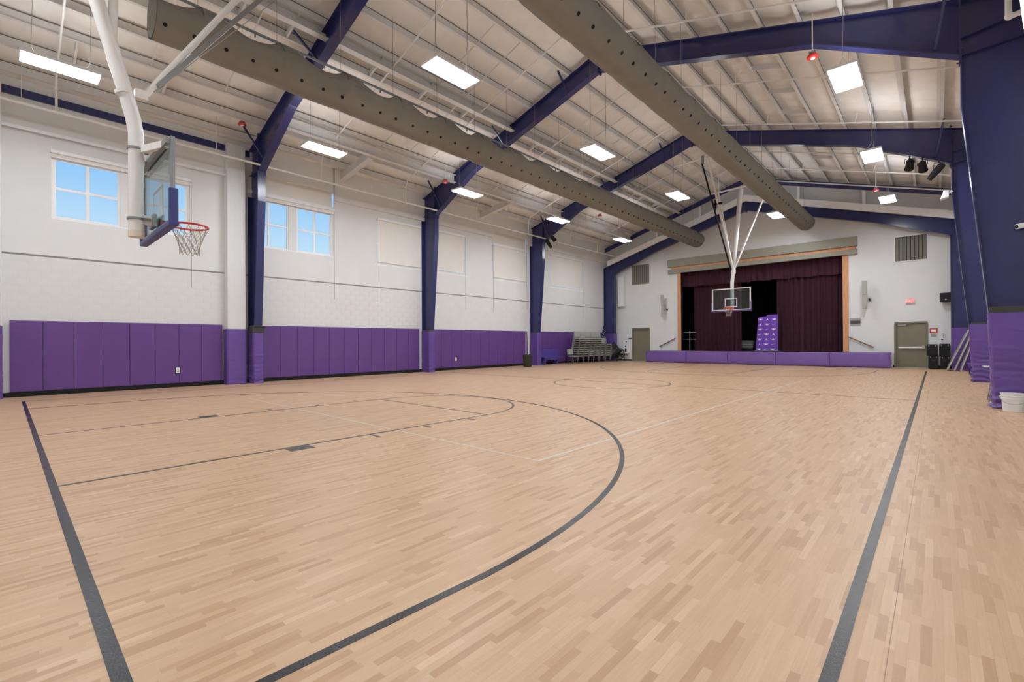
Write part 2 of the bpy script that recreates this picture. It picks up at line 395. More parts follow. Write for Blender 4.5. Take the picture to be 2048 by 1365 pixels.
def sash(parent, y0, y1, z0, z1, x):
    s = MB(); w = 0.055
    s.box(x-.03, x+.03, y0, y1, z0, z0+w); s.box(x-.03, x+.03, y0, y1, z1-w, z1); s.box(x-.03, x+.03, y0, y0+w, z0+w, z1-w); s.box(x-.03, x+.03, y1-w, y1, z0+w, z1-w)
    o = s.build('sash', M_TRIM, parent=parent)
    ym, zm = (y0+y1)/2, (z0+z1)/2
    MB().box(x-.025, x+.025, ym-.035, ym+.035, z0+w, z1-w).build('muntin', M_TRIM, parent=o)
    for a, b in ((y0+w, ym-.035), (ym+.035, y1-w)): MB().box(x-.025, x+.025, a, b, zm-.03, zm+.03).build('muntin', M_TRIM, parent=o)
    for a, b in ((y0+w, ym-.035), (ym+.035, y1-w)):
        for c, d in ((z0+w, zm-.03), (zm+.03, z1-w)): MB().box(x-.004, x+.004, a, b, c, d).build('pane', M_GLASS, parent=o)
def window(n, y0, y1, z0, z1):
    w = struct(MB().box(XL-WT+.01, XL+PR+.005, y0, y1, z0-.02, z0+.015).build('window_%d' % n, M_TRIM, origin=(XL, (y0+y1)/2, z0)))
    x = XL - 0.07
    f = MB(); f.box(x-.05, x+.05, y0, y1, z1-.05, z1); f.box(x-.05, x+.05, y0, y0+.04, z0, z1-.05); f.box(x-.05, x+.05, y1-.06, y1, z0, z1-.05)
    f.build('window_frame', M_TRIM, parent=w)
    pm = (y0+y1)/2
    MB().box(x-.05, x+.06, pm-.14, pm+.14, z0+.015, z1-.05).build('mullion_post', M_WALL, parent=w)
    sash(w, y0+.04, pm-.14, z0+.015, z1-.05, x); sash(w, pm+.14, y1-.06, z0+.015, z1-.05, x)
    return w
for wdef in WIN: window(*wdef)
# header rails over the two open windows
for y0, y1, z in ((0.86, 3.97, 6.38), (5.95, 8.68, 6.42)):
    pass
def shade(y0, y1, z0, z1, label, cords, x=XL+PR+.03, group='white roller shades'):
    t = thing('roller_shade', label, 'roller shade', (x, (y0+y1)/2, z0), group)
    MB().box(x-.004, x+.004, y0, y1, z0, z1).build('shade_cloth', M_SHADE, parent=t)
    MB().box(x-.02, x+.02, y0, y1, z0-.025, z0).build('hem_bar', M_TRIM, parent=t, bevel=.005)
    MB().box(x-.028, x+.06, y0-.02, y1+.02, z1, z1+.1).build('cassette', M_TRIM, parent=t, bevel=.012)
    for cy, cz in cords: MB().tube([(x+.03, cy, z1), (x+.03, cy, cz)], 0.006, 5).build('pull_chain', M_CABLE, parent=t)
shade(0.86, 3.97, 6.34, 6.42, 'white roller shade wound up above the window behind the near hoop', [(3.99, 3.1)])
shade(5.6, 8.68, 6.37, 6.46, 'white roller shade wound up above the open window beside the first column', [(6.12, 3.1), (8.69, 3.05)])
shade(10.60, 12.80, 4.76, 6.50, 'lowered white roller shade between the open window and the second column', [(10.56, 3.05)])
shade(13.22, 15.42, 4.785, 6.54, 'lowered white roller shade just past the second column, bright slits at edge and bottom', [(15.5, 2.95)])
shade(17.48, 20.12, 4.80, 6.46, 'lowered white roller shade just before the third column', [(17.46, 2.9), (20.2, 3.2)])
shade(22.47, 25.79, 4.835, 6.60, 'lowered white roller shade above the stacked chairs', [(25.92, 2.9)])
for y0, y1, lab in ((5.6, 8.60, 'grey-white blind over the high opening above the open window by the first column'), (17.46, 20.09, 'grey-white blind over the high opening before the third column')):
    t = thing('high_blind', lab, 'blind', (XL+.05, (y0+y1)/2, 6.6), 'high blinds')
    MB().box(XL+.005, XL+.06, y0, y1, 6.60, 7.2).build('blind_cloth', M_SHADE, parent=t)
    MB().box(XL+.0, XL+.1, y0, y1, 6.56, 6.60).build('hem_bar', M_TRIM, parent=t)

# ------------------------------------------------------------------ stage-end wall (gable) with openings
SX0, SX1, SZ0, SZ1 = -12.04, -3.55, 0.74, 5.74
D1 = (-15.48, -14.2, 2.24); D2 = (-1.50, -0.30, 2.18)
wb = MB()
def top(x): return zt(x) + .38
bx = [XL-.2, D1[0], D1[1], SX0, SX1, D2[0], D2[1], XR+.2]
for x0, x1 in zip(bx[:-1], bx[1:]):
    xm = (x0+x1)/2
    z0 = D1[2] if D1[0] < xm < D1[1] else D2[2] if D2[0] < xm < D2[1] else SZ1 if SX0 < xm < SX1 else -0.1
    poly = [(x0, z0), (x1, z0), (x1, top(x1))] + ([(XC, top(XC))] if x0 < XC < x1 else []) + [(x0, top(x0))]
    wb.prism(poly, 'y', YB, YB+.25)
wb.box(SX0, SX1, YB, YB+.25, -0.1, SZ0)
wall_back = struct(wb.build('wall_back', M_WALL, origin=(0, YB, 0)))
bb = MB().box(XL, D1[0], YB-.012, YB, 0, .11).box(D1[1], -13.9, YB-.012, YB, 0, .11).box(-1.58, D2[0], YB-.012, YB, 0, .11).box(D2[1], XR, YB-.012, YB, 0, .11)
struct(bb.build('baseboard_back', M_BLACK, origin=(0, YB, 0)))
struct(MB().box(XR, XR+.25, YF, YB+.25, -.1, 8.1).build('wall_right', M_WALL, origin=(XR, 0, 0)))
struct(MB().prism([(XL-.2, -.1), (XR+.2, -.1), (XR+.2, top(XR)), (XC, top(XC)), (XL-.2, top(XL))], 'y', YF-.25, YF).build('wall_front', M_WALL, origin=(0, YF, 0)))

# stage: platform, dark box behind, proscenium trim
stage = struct(MB().box(-13.75, -1.62, 28.2, YB+.02, 0, 0.72).box(SX0-.6, SX1+.6, YB+.25, 33.2, 0, 0.72).box(SX0, SX1, YB, YB+.3, SZ0-.02, 0.742).build('stage_platform', mat('stage_boards', (70, 52, 44), 0.5, var=.1, stretch=(1, 12, 1)), origin=(-7.8, 28.2, 0)), 'raised stage platform')
struct(MB().box(SX0-1.2, SX1+1.2, 33.2, 33.4, 0, 7).box(SX0-1.3, SX0-1.2, YB+.25, 33.4, 0, 7).box(SX1+1.2, SX1+1.3, YB+.25, 33.4, 0, 7).box(SX0-1.3, SX1+1.3, YB+.25, 33.4, 6.8, 7).build('wall_stage', M_BACKC, origin=(-7.8, 33.2, 0)), 'black walls around the stage')
tr = MB(); tr.box(SX0-.22, SX0, YB-.05, YB+.26, SZ0, 5.72)
pros = struct(tr.build('trim_1', M_WOOD, origin=(SX0, YB, SZ0)), 'pine trim post framing the stage')
struct(MB().box(SX1, SX1+.23, YB-.05, YB+.26, SZ0, 5.72).build('trim_2', M_WOOD, origin=(SX1, YB, SZ0)), 'pine trim post framing the stage')
hd = thing('stage_header', 'wide taupe header boards with a pine strip over the stage opening', 'header', (-7.8, YB, 5.7))
MB().box(-12.83, -2.92, YB-.24, YB-.001, 6.10, 6.58).build('upper_board', M_GREY, parent=hd, bevel=.008)
MB().box(-12.6, -3.0, YB-.12, YB-.001, 5.94, 6.10).build('pine_strip', M_WOOD, parent=hd)
MB().box(-12.83, -2.92, YB-.2, YB-.001, 5.70, 5.94).build('lower_board', M_GREY, parent=hd, bevel=.006)
hd['kind'] = 'structure'

# ------------------------------------------------------------------ ceiling: sagging insulation, purlins, struts
M_STRIP = mat('brown_shadow_line', (116, 100, 86), .8)  # shade colour for the line above each purlin
OFFL = [0.30 + 0.845*k for k in range(11)]; OFFR = [0.53 + 0.845*k for k in range(11)]
ZC = 0.275
def ceil_side(s, offs):
    mb = MB(); bays = [0.0] + offs + [9.6]; ny = 420; cols = []
    for a, b in zip(bays[:-1], bays[1:]):
        n = 6 if b-a > .4 else 3
        for k in range(n): cols.append((a + (b-a)*k/n, math.sin(math.pi*k/n), a))
    cols.append((9.6, 0, 9.6)); y0, y1 = YF-.2, YB+.2
    vs = []
    for d, w, a in cols:
        ph = math.sin(a*7.3)*.35
        for j in range(ny+1):
            y = y0 + (y1-y0)*j/ny
            t = ((y + ph + .16*w*w) % 1.52)/1.52; t = min(t, 1-t)
            crease = math.exp(-(t/0.03)**2)
            sag = w*(0.03 + 0.05*math.sin(math.pi*min(1, t*2))**.6) - .02*crease*w
            sag += .006*math.sin(y*9+d*3)*w
            vs.append((XC + s*d, y, 10.65 - .3*d + ZC + .02 - sag))
    n1 = ny+1
    mb.add(vs, [(i*n1+j, (i+1)*n1+j, (i+1)*n1+j+1, i*n1+j+1) for i in range(len(cols)-1) for j in range(ny)])
    return mb
rf = MB().prism([(XL-.4, zt(XL-.4)+.40), (XC, zt(XC)+.40), (XR+.4, zt(XR+.4)+.40), (XR+.4, zt(XR+.4)+.50), (XC, zt(XC)+.50), (XL-.4, zt(XL-.4)+.50)], 'y', YF-.3, YB+.3)
ceiling = struct(rf.build('ceiling', M_ROOF, origin=(XC, 0, 10.65)))
for s, offs in ((-1, OFFL), (1, OFFR)):
    ceil_side(s, offs).build('insulation_sheet', M_ROOF, parent=ceiling, smooth=True, recalc=False)
for s, offs in ((-1, OFFL), (1, OFFR)):
    for d in offs:
        x = XC + s*d; z = 10.65 - .3*d
        pr = [(x-.005, z), (x+.075, z), (x+.075, z+.012), (x+.007, z+.012), (x+.007, z+.25), (x-.075, z+.25), (x-.075, z+.238), (x-.005, z+.238)]
        MB().prism(pr, 'y', YF, YB).build('purlin', M_PURLIN, parent=ceiling)
        MB().box(x+.0075, x+.016, YF, YB, z+.228, z+.246).build('shadow_strip', M_STRIP, parent=ceiling)  # dark strip paints the shadow line where insulation meets the purlin
def slope_pt(s, d, y, dz=0): return (XC + s*d, y, 10.65 - .3*d + dz)
# channels bridging neighbouring purlins
for s, d0, d1, ys in ((-1, OFFL[4], OFFL[5], (3.9, 5.0, 7.4, 9.2, 11.0, 14.8, 16.6, 18.4, 22.5, 24.3, 26.1)), (1, OFFR[4], OFFR[5], (9.0, 10.9, 15.2, 17.0, 18.85, 22.6, 24.4, 26.2)), (-1, OFFL[8], OFFL[9], (1.2, 3.0, 9.2, 16.6, 24.2))):
    for y in ys:
        MB().bar(slope_pt(s, d0, y, .07), slope_pt(s, d1, y, .07), .05, .13).build('bridging_channel', M_PURLIN, parent=ceiling)
for s, offs in ((-1, OFFL),):
    for yb_ in (2.6, 4.3, 9.4, 10.5, 16.8, 18.0, 24.6):
        for d0, d1 in zip(offs[1:8], offs[2:9]): MB().bar(slope_pt(s, d0, yb_, .05), slope_pt(s, d1, yb_, .05), .03, .03).build('sag_rod', M_PURLIN, parent=ceiling)
# deep struts hung between the frames on the window side
def strut(x, z, w, h, spans):
    for y0, y1 in spans:
        p = [(x-w/2, z), (x+w/2, z), (x+w/2, z+.02), (x-w/2+.02, z+.02), (x-w/2+.02, z+h-.02), (x+w/2, z+h-.02), (x+w/2, z+h), (x-w/2, z+h)]
        MB().prism(p, 'y', y0, y1).build('deep_strut', M_PURLIN, parent=ceiling)
strut(-11.75, 9.28, .2, .34, ((YF, FA+.12), (FA+.12, FB+.12), (FB+.12, FC+.12), (FC+.12, 28.4)))
strut(-15.05, 8.10, .18, .34, ((FA+.12, FB-.05), (FB+.12, FC-.05), (FC+.12, 28.4)))
for y in (9.0, 16.6): MB().obox(((-15.05+XL)/2, y, 8.0), ((XL+.1+15.05)/2, 0, -.16), (0, .11, 0), (0, 0, .14)).build('cross_strut', M_PURLIN, parent=ceiling)

# ------------------------------------------------------------------ steel frames
def plate(mb, d0, z0, d1, z1, s, yf, w=.24, t=.022):
    mb.bar((XC+s*d0, yf, z0), (XC+s*d1, yf, z1), w, t, up=(s*(z1-z0) if abs(d1-d0) < abs(z1-z0) else 0, 0, 1 if abs(d1-d0) >= abs(z1-z0) else 0))
def zr(d): return 10.65 - .3*d
def main_frame(yf, label, braces):
    t = thing('steel_frame', label, 'steel frame', (XC, yf, 0), 'blue gable frames'); t['kind'] = 'structure'
    DO, DB, DK, DH = 9.32, 8.92, 8.40, 5.9; ZK = 7.0
    for s in (-1, 1):
        col = MB().prism([(XC+s*d, z) for d, z in ((DO, 0), (DB, 0), (DK, 6.03), (DK, zr(DK)-.02), (DO, zr(DO)-.02))], 'y', yf-.006, yf+.006)
        plate(col, DO, 0, DO, zr(DO), s, yf)
        c = col.build('column', M_STEEL, parent=t)
        fl = MB(); plate(fl, DB, 0, DK, 6.03, s, yf); plate(fl, DK, 6.03, DK, ZK, s, yf); fl.build('column_flange', M_STEEL, parent=c)
        st = MB()
        for z0, z1 in ((ZK, ZK+.05), (7.35, 7.5)): st.bar((XC+s*DK, yf, z0), (XC+s*DO, yf, z1), .2, .016)
        st.build('knee_stiffener', M_STEEL, parent=c)
        ep = MB().box(min(XC+s*DK, XC+s*(DK-.03)), max(XC+s*DK, XC+s*(DK-.03)), yf-.13, yf+.13, ZK-.12, zr(DK)+.1)
        e = ep.build('end_plate', M_STEEL, parent=t)
        for zz in (ZK-.06, ZK+.12, zr(DK)-.12, zr(DK)+.05):
            for yy in (yf-.09, yf+.09): MB().tube([(XC+s*(DK-.06), yy, zz), (XC+s*(DK+.03), yy, zz)], .016, 6).build('bolt', M_STEEL, parent=e)
        r = MB().prism([(XC+s*d, z) for d, z in ((DK, ZK), (DH, zr(DH)-.56), (0, zr(0)-.58), (0, zr(0)-.01), (DK, zr(DK)-.01))], 'y', yf-.006, yf+.006).build('rafter', M_STEEL, parent=t)
        fl = MB(); plate(fl, DK, ZK, DH, zr(DH)-.56, s, yf); plate(fl, DH, zr(DH)-.56, 0, zr(0)-.58, s, yf); fl.build('bottom_flange', M_STEEL, parent=r)
        fl = MB(); plate(fl, DO, zr(DO)-.012, 0, zr(0)-.012, s, yf); fl.build('top_flange', M_STEEL, parent=r)
    rp = MB().box(XC-.03, XC+.03, yf-.13, yf+.13, zr(0)-.66, zr(0)+.02); rp.build('ridge_plate', M_STEEL, parent=t)
    for s, d, dy, top_off in braces:
        zb = (zr(d)-.56) if d < 5.9 else (zr(5.9)-.56 + (7.0-(zr(5.9)-.56))*(d-5.9)/2.5)
        MB().bar((XC+s*d, yf-.02 if dy < 0 else yf+.02, zb+.06), (XC+s*(d+top_off), yf+dy, zr(d+top_off)+.02), .05, .05).build('flange_brace', M_STEEL, parent=t)
BR = ((-1, 8.0, -.75, 0), (-1, 4.2, -.7, 0), (1, 8.0, -.9, .22), (-1, 1.2, -.6, 0), (1, 3.9, .7, 0))
main_frame(FA, 'blue steel gable frame standing beside the first open window and near hoop', BR)
main_frame(FB, 'blue steel gable frame between the second and third purple pad runs', BR)
main_frame(FC, 'blue steel gable frame beside the trash can and purple bench', BR)
def end_frame(yf):
    t = thing('steel_frame', 'blue steel end frame against the white stage wall', 'steel frame', (XC, yf, 0), 'blue gable frames'); t['kind'] = 'structure'
    zd = lambda d: 9.28 - .3*d
    DI = 8.5
    for s in (-1, 1):
        c = MB().prism([(XC+s*d, z) for d, z in ((9.32, 0), (DI, 0), (DI, zd(DI)), (9.32, zd(9.32)))], 'y', yf-.006, yf+.006)
        plate(c, 9.32, 0, 9.32, zd(9.32), s, yf)
        c = c.build('column', M_STEEL, parent=t)
        fl = MB(); plate(fl, DI, 0, DI, zd(DI)-.6, s, yf); fl.build('column_flange', M_STEEL, parent=c)
        st = MB(); st.bar((XC+s*DI, yf, 6.05), (XC+s*9.32, yf, 6.05), .2, .016); st.bar((XC+s*DI, yf, 6.4), (XC+s*9.32, yf, 6.4), .2, .016); st.build('knee_stiffener', M_STEEL, parent=c)
        b = MB().prism([(XC+s*d, z) for d, z in ((DI, 6.03), (5.7, 7.10), (0, 8.80), (0, zd(0)), (DI, zd(DI)))], 'y', yf-.006, yf+.006).build('beam', M_STEEL, parent=t)
        fl = MB(); plate(fl, DI, 6.03, 5.7, 7.10, s, yf); plate(fl, 5.7, 7.10, 0, 8.80, s, yf); plate(fl, 9.32, zd(9.32), 0, zd(0), s, yf); fl.build('beam_flange', M_STEEL, parent=b)
        u = MB().prism([(XC+s*d, z) for d, z in ((9.32, zr(9.32)-.3), (0, zr(0)-.3), (0, zr(0)), (9.32, zr(9.32)))], 'y', yf-.12, yf-.08); u.build('roof_edge_beam', M_STEEL, parent=t)
        w = MB().prism([(XC+s*d, z) for d, z in ((9.0, zd(9.0)+.02), (0, zd(0)+.02), (0, zd(0)+.38), (9.0, zd(9.0)+.38))], 'y', yf-.2, YB-.01); w.build('white_band', M_TRIM, parent=t)
        for d in (2.6, 5.4): MB().box(XC+s*d-.06, XC+s*d+.06, yf-.05, yf+.05, zd(d)+.36, zr(d)-.25).build('stub_post', M_TRIM, parent=t)
    MB().box(XC-.03, XC+.03, yf-.13, yf+.13, 8.72, zd(0)).build('ridge_plate', M_STEEL, parent=t)
end_frame(FD)

# ------------------------------------------------------------------ pads on walls and columns
def wall_padding(y0, y1, n, label):
    t = thing('wall_padding', label, 'wall padding', (XL, (y0+y1)/2, .11), 'purple wall pad runs')
    w = (y1-y0)/n
    first = None
    for i in range(n):
        a = y0 + i*w
        if first is None:
            first = MB().box(XL+.02, XL+.075, a+.003, a+w-.003, .13, 1.94).build('panel', M_PAD, parent=t, bevel=.012)
        else:
            o = first.copy(); COL.objects.link(o); o.parent = t; o.location = (0, a-y0, 0)
    MB().box(XL+.016, XL+.05, y0, y1, 1.94, 1.955).build('top_lip', M_PAD, parent=t)
wall_padding(0.10, 4.84, 8, 'run of eight purple wall pads under the near hoop')
wall_padding(6.05, 12.70, 11, 'run of purple wall pads between the first and second columns')
wall_padding(13.32, 20.28, 11, 'run of purple wall pads between second column and trash can')
wall_padding(20.95, 28.45, 12, 'run of purple wall pads behind the bench and stacked chairs')

def column_pad(name, x0, x1, y0, y1, z1, label, wr=0.012, foam=0.10, seed=1, lean=0.0, open_side=1):
    """wrinkled vinyl wrap round a column: rounded box sleeve with creases that gather at the bottom"""
    rnd = random.Random(seed)
    t = thing(name, label, 'column pad', ((x0+x1)/2, (y0+y1)/2, 0), 'purple column pads')
    cr = [(rnd.uniform(.02, 1), rnd.uniform(-.5, .5), rnd.uniform(.4, 1), rnd.uniform(3, 9)) for _ in range(14)]
    r = .035
    def per(u):
        W, D = x1-x0-2*r, y1-y0-2*r; P = 2*(W+D); s = (u % 1)*P
        if s < W: return (x0+r+s, y0), (0, -1)
        s -= W
        if s < D: return (x1, y0+r+s), (1, 0)
        s -= D
        if s < W: return (x1-r-s, y1), (0, 1)
        s -= W
        return (x0, y1-r-s), (-1, 0)
    def fn(i, j):
        (x, y), n = per(i); z = z1*j
        a = i*2*math.pi; w = 0
        for z0c, sl, am, fr in cr:
            zc = z0c*z1*(0.55 if am > .7 else 1)
            w += am*math.exp(-((z - zc - sl*.25*math.sin(a+fr))/.03)**2)*math.sin(a*1.0+fr)
        w += 1.8*math.exp(-z/.22)*math.sin(z*42 + 2*math.sin(a*2+seed))
        w *= wr; edge = 1 if 0.01 < j < .985 else 0.2
        return (x + n[0]*w*edge + lean*(z/z1), y + n[1]*w*edge, z)
    MB().grid(fn, 96, 70).build('vinyl_wrap', M_PADW, parent=t, smooth=True)
    MB().box(x0+.02+lean, x1-.02+lean, y0+.02, y1-.02, z1-.02, z1+foam).build('foam_collar', M_FOAM, parent=t)
    return t
column_pad('column_pad', XL+.03, -16.72, FA-.17, FA+.17, 1.78, 'creased purple wrap on the column beside the near hoop, black box on top', .012, .1, 3)
column_pad('column_pad', XL+.03, -16.72, FB-.17, FB+.17, 1.84, 'purple wrap on the second window-side column', .006, .07, 4)
column_pad('column_pad', XL+.03, -16.72, FC-.17, FC+.17, 1.84, 'purple wrap on the window-side column behind the trash can', .005, .07, 5)
column_pad('column_pad', XL+.05, -16.46, FD-.2, FD+.2, 1.86, 'purple wrap on the corner column behind the black carts', .004, .02, 6)
column_pad('column_pad', XL+.0, XL+.40, 4.88, 5.47, 1.80, 'wide purple wrap on the white pilaster before the first column', .004, .01, 7)
column_pad('column_pad', XL+.0, XL+.40, -.6, -.02, 1.80, 'purple wrap cut off at the picture edge below the near lamp', .004, .01, 8)
column_pad('column_pad', 0.80, 1.33, FB-.2, FB+.2, 1.83, 'large wrinkled purple wrap on the column behind the white bucket', .022, .12, 9, lean=-.06)
column_pad('column_pad', 0.82, 1.33, FC-.2, FC+.2, 1.80, 'wrinkled purple wrap on the middle right-hand column beside leaning tables', .022, .06, 10, lean=-.05)
column_pad('column_pad', 0.50, 1.33, FD-.22, FD+.2, 1.84, 'purple wrap on the corner column behind the leaning tables', .005, .02, 11)
spk = thing('column_box', 'dark box strapped above the creased pad of the first column', 'box', (-16.9, FA, 1.70))
MB().box(-17.05, -16.69, FA-.19, FA+.19, 1.70, 1.93).build('body', M_FOAM, parent=spk, bevel=.01)
MB().box(-17.06, -16.68, FA-.2, FA+.2, 1.87, 1.89).build('strap', M_BLACK, parent=spk)
# stage edge mats
xs = [-13.89, -11.27, -8.87, -6.41, -3.98, -1.56]
names = ['left end beside the grey door', 'second from the grey door', 'third, below the left curtain', 'fourth, below the right curtain', 'end nearest the exit door']
def stage_mat(x0, x1, lab):
    rnd = random.Random(x0)
    ph = [rnd.uniform(0, 6) for _ in range(4)]
    def fn(i, j):
        x = x0+.012 + (x1-x0-.024)*i
        e = min(1, min(i, 1-i)*24)
        pts = [(28.02, .03), (28.0, .06), (27.99, .36), (28.0, .68), (28.03, .715), (28.2, .725), (28.45, .725)]
        k = j*(len(pts)-1); a = int(min(k, len(pts)-2)); f = k-a
        y = pts[a][0]*(1-f)+pts[a+1][0]*f; z = pts[a][1]*(1-f)+pts[a+1][1]*f
        w = (math.sin(x*9+z*6+ph[0]) + .7*math.sin(x*15-z*9+ph[1]))*.004
        return (x, y + .05*(1-e)**2 + w*e*(1 if z < .7 else 0), z)
    mb = MB().grid(fn, 72, 18); mb.box(x0+.01, x1-.01, 28.03, 28.2, .02, .70)
    tag(mb.build('stage_mat', M_STAGEPAD, smooth=True, recalc=False), 'purple padded stage-front mat, ' + lab, 'mat', 'stage front mats')
for i in range(5): stage_mat(xs[i], xs[i+1], names[i])

# ------------------------------------------------------------------ ceiling lamps
def make_lamp():
    t = thing('high_bay_lamp', 'lamp', 'ceiling lamp', (0, 0, 0), 'white panel lamps hung from the roof')
    MB().box(-.27, .27, -.62, .62, .012, .075).build('housing', M_TRIM, parent=t, bevel=.01)
    MB().box(-.245, .245, -.59, .59, 0.0, .012).build('diffuser', M_LAMP, parent=t)
    for sx in (-1, 1): MB().box(sx*.19-.05, sx*.19+.05, -.55, .55, .075, .082).build('added_glow_strip', M_UPL, parent=t)  # glowing strips added on top of the housing to brighten the ceiling
    MB().box(-.08, .08, -.35, .35, .075, .12).build('driver_box', M_TRIM, parent=t, bevel=.008)
    return t
lamp0 = make_lamp(); first = True
LABS = {
 (-13.7, .84): 'long bright lamp panel left of the near hoop mast', (-13.7, 6.6): 'lamp panel above the open window by the first column',
 (-13.6, 12.35): 'lamp panel in front of the second window-side column', (-13.45, 18.1): 'lamp panel in front of the third window-side column', (-13.4, 24.2): 'lamp panel nearest the window-side stage corner',
 (-7.8, 6.62): 'largest lamp panel under the ridge between the two ducts', (-7.75, 12.5): 'second lamp panel between the ducts counted from the near hoop', (-7.7, 18.45): 'third lamp panel between the ducts, before the far hoop header',
 (-5.8, 25.7): 'lamp panel half behind the end of the right-hand duct', (-1.47, 12.77): 'square-looking lamp panel beside the red alarm', (-1.47, 18.74): 'lamp panel beside the black stage spotlights', (-1.47, 24.98): 'lamp panel nearest the white emergency lamp',
 (-7.8, -1.5): 'lamp panel above the near end wall', (-1.47, 6.7): 'lamp panel overhead near the sideline', (-1.47, .7): 'lamp panel overhead in the near corner'}
for (x, y), lab in LABS.items():
    zl = 7.49 if x == -5.8 else 7.2
    if first: o = lamp0; first = False; o.location = (x, y, zl); o['label'] = lab
    else: o = dup(lamp0, (x, y, zl), label=lab)
    top_z = zt(x) + .24 - zl
    for yy in (-.45, .45):
        m = MB(); k = .12*(1 if yy > 0 else -1)
        m.tube([(x-.15, y+yy-k, zl+.07), (x, y+yy, zl+.28)], .004, 4, False); m.tube([(x+.15, y+yy-k, zl+.07), (x, y+yy, zl+.28)], .004, 4, False)
        m.tube([(x, y+yy, zl+.28), (x+.015, y+yy+.02, zl+.28+(top_z-.28)*.5), (x, y+yy, zl+top_z)], .0045, 5, False)
        m.build('hanger_cable', M_CABLE, parent=o)

# ------------------------------------------------------------------ fabric ducts
def duct(x, z, R, y0, y1, seg, phase, label, collapse):
    t = thing('fabric_duct', label, 'air duct', (x, (y0+y1)/2, z-R), 'grey fabric air ducts')
    L = y1-y0; ny = int(L/seg*20); nu = 64
    hoops = [phase + seg*k for k in range(40) if y0 - .01 <= phase + seg*k <= y1 + .01]
    def fn(i, j):
        y = y0 + L*i; b = ((y-phase)/seg) % 1.0
        a = 2*math.pi*j - math.pi/2            # starts at the underside
        dx, dz = math.cos(a), math.sin(a)
        c = collapse(y)
        v = math.acos(max(-1, min(1, dz)))      # 0 at the crown
        bell = math.sin(math.pi*b**1.35)
        uph = max(0.0, math.cos(v*.9))**1.1
        dz2 = dz - c*.60*uph*bell
        dx2 = dx*(1 + c*.06*uph*bell)
        # swags fan out from each hoop and gather towards the next one
        ph_ = (v-.25)/(1.35-.55*b)
        env = max(0, math.sin(math.pi*min(1, max(0, ph_))))*min(1, b*7)*(1-b)**.7
        fold = c*(.13*math.sin(2*math.pi*3.2*ph_ - 1.2)*env)
        fold += c*.05*math.sin(v*7+y)*math.exp(-(b/.08)**2)*max(0, 1-v/2.4)
        hoop = -(.075 if c > .3 else .03)*math.exp(-(min(b, 1-b)/.028)**2)*(1.0 if v < 2.2 else .6)
        fold += .045*abs(math.sin(math.pi*b))**.6*min(1, c*2)*(1 if v > 1.2 else .3)
        rr = R*(1+fold+hoop)
        return (x + dx2*rr, y, z + dz2*rr)
    MB().grid(fn, ny, nu).build('fabric_tube', M_DUCT, parent=t, smooth=True, recalc=False)
    for yy, k in ((y1, 1), (y0, -1)):
        MB().grid(lambda i, j: (x + R*.98*(1-i)*math.cos(2*math.pi*j), yy + k*.05*(1-(1-i)**2), z + R*.98*(1-i)*math.sin(2*math.pi*j)), 6, 32).build('end_cap', M_DUCT, parent=t, smooth=True, recalc=False)
    seam = MATS.get('duct_seam') or mat('duct_seam', (92, 88, 80), .8)
    for y in hoops:
        pts = [(x + (R*.985)*math.cos(a), y, z + (R*.985)*math.sin(a)) for a in [math.radians(20+140*q/14) for q in range(15)]]
        MB().tube(pts, .010, 5).build('hoop_seam', seam, parent=t)
    for sg in (-1, 1):                          # nozzles on both flanks
        for k in range(3*40):
            y = phase + seg*(k//3 + (.27, .60, .91)[k % 3])
            if y0 + .1 < y < y1 - .15:
                a = math.radians(-43 if sg > 0 else 200)
                c = Vector((x + R*1.02*math.cos(a), y, z + R*1.02*math.sin(a))); n = Vector((math.cos(a), 0, math.sin(a)))
                MB().tube([c - n*.04, c + n*.012], .036, 12).build('nozzle', M_HOLE, parent=t)
    MB().bar((x, y0-.1, z+R+.06), (x, y1-.05, z+R+.06), .04, .045).build('rail', M_GALV, parent=t)
    for k in range(int(L/.5)):
        y = y0 + .25 + .5*k
        MB().box(x-.012, x+.012, y-.015, y+.015, z+R-.04, z+R+.04).build('rail_hook', M_GALV, parent=t)
    for y in hoops:
        MB().tube([(x, y, z+R+.05), (x, y, zt(x)+.1)], .004, 4, False).build('cable', M_CABLE, parent=t)
    return t
duct(-10.6, 7.42, .43, 1.85, 28.2, 1.47, 1.10, 'sagging grey fabric duct on the window side with creased drapes', lambda y: 1.0 if y < 11 else max(.14, 1-(y-11)/9))
duct(-4.98, 7.47, .40, 1.0, 28.2, 1.55, 1.35, 'taut grey fabric duct on the column side ending above the stage', lambda y: .42 if y < 16 else .30)

# ------------------------------------------------------------------ sprinkler pipes
sp = thing('sprinkler_main', 'white sprinkler main pipe running along the window wall', 'pipe', (-16.2, 13, 7.1))
MB().tube([(-16.2, YF, 7.15), (-16.2, 28.2, 7.15)], .036, 10).build('main_pipe', M_WHITE, parent=sp, smooth=True)
for y in (0.9, 7.68, 11.25, 15.27, 19.1, 23.0, 26.0):
    MB().tube([(-16.2, y, 7.15), (-16.2, y, 7.75), (-16.05, y, zt(-16.05)-.18), (XC-.2, y, zt(XC-.2)-.18)], .026, 8).build('branch_pipe', M_WHITE, parent=sp, smooth=True)
    for z in (7.22, 7.72): MB().tube([(-16.2, y, z-.03), (-16.2, y, z+.03)], .045, 8).build('coupling', M_WHITE, parent=sp)
for y in (-1.2, .3, 2.3, 4.4, 9.7, 13.9, 17.5, 21.3, 24.6): MB().tube([(-16.2, y, 7.17), (-16.2, y, zt(-16.2)+.1)], .008, 5).build('hanger_rod', M_WHITE, parent=sp)
for y in (2.3, 9.6, 16.0): MB().tube([(-16.2, y-.06, 7.15), (-16.2, y+.06, 7.15)], .048, 8).build('coupling', M_WHITE, parent=sp)
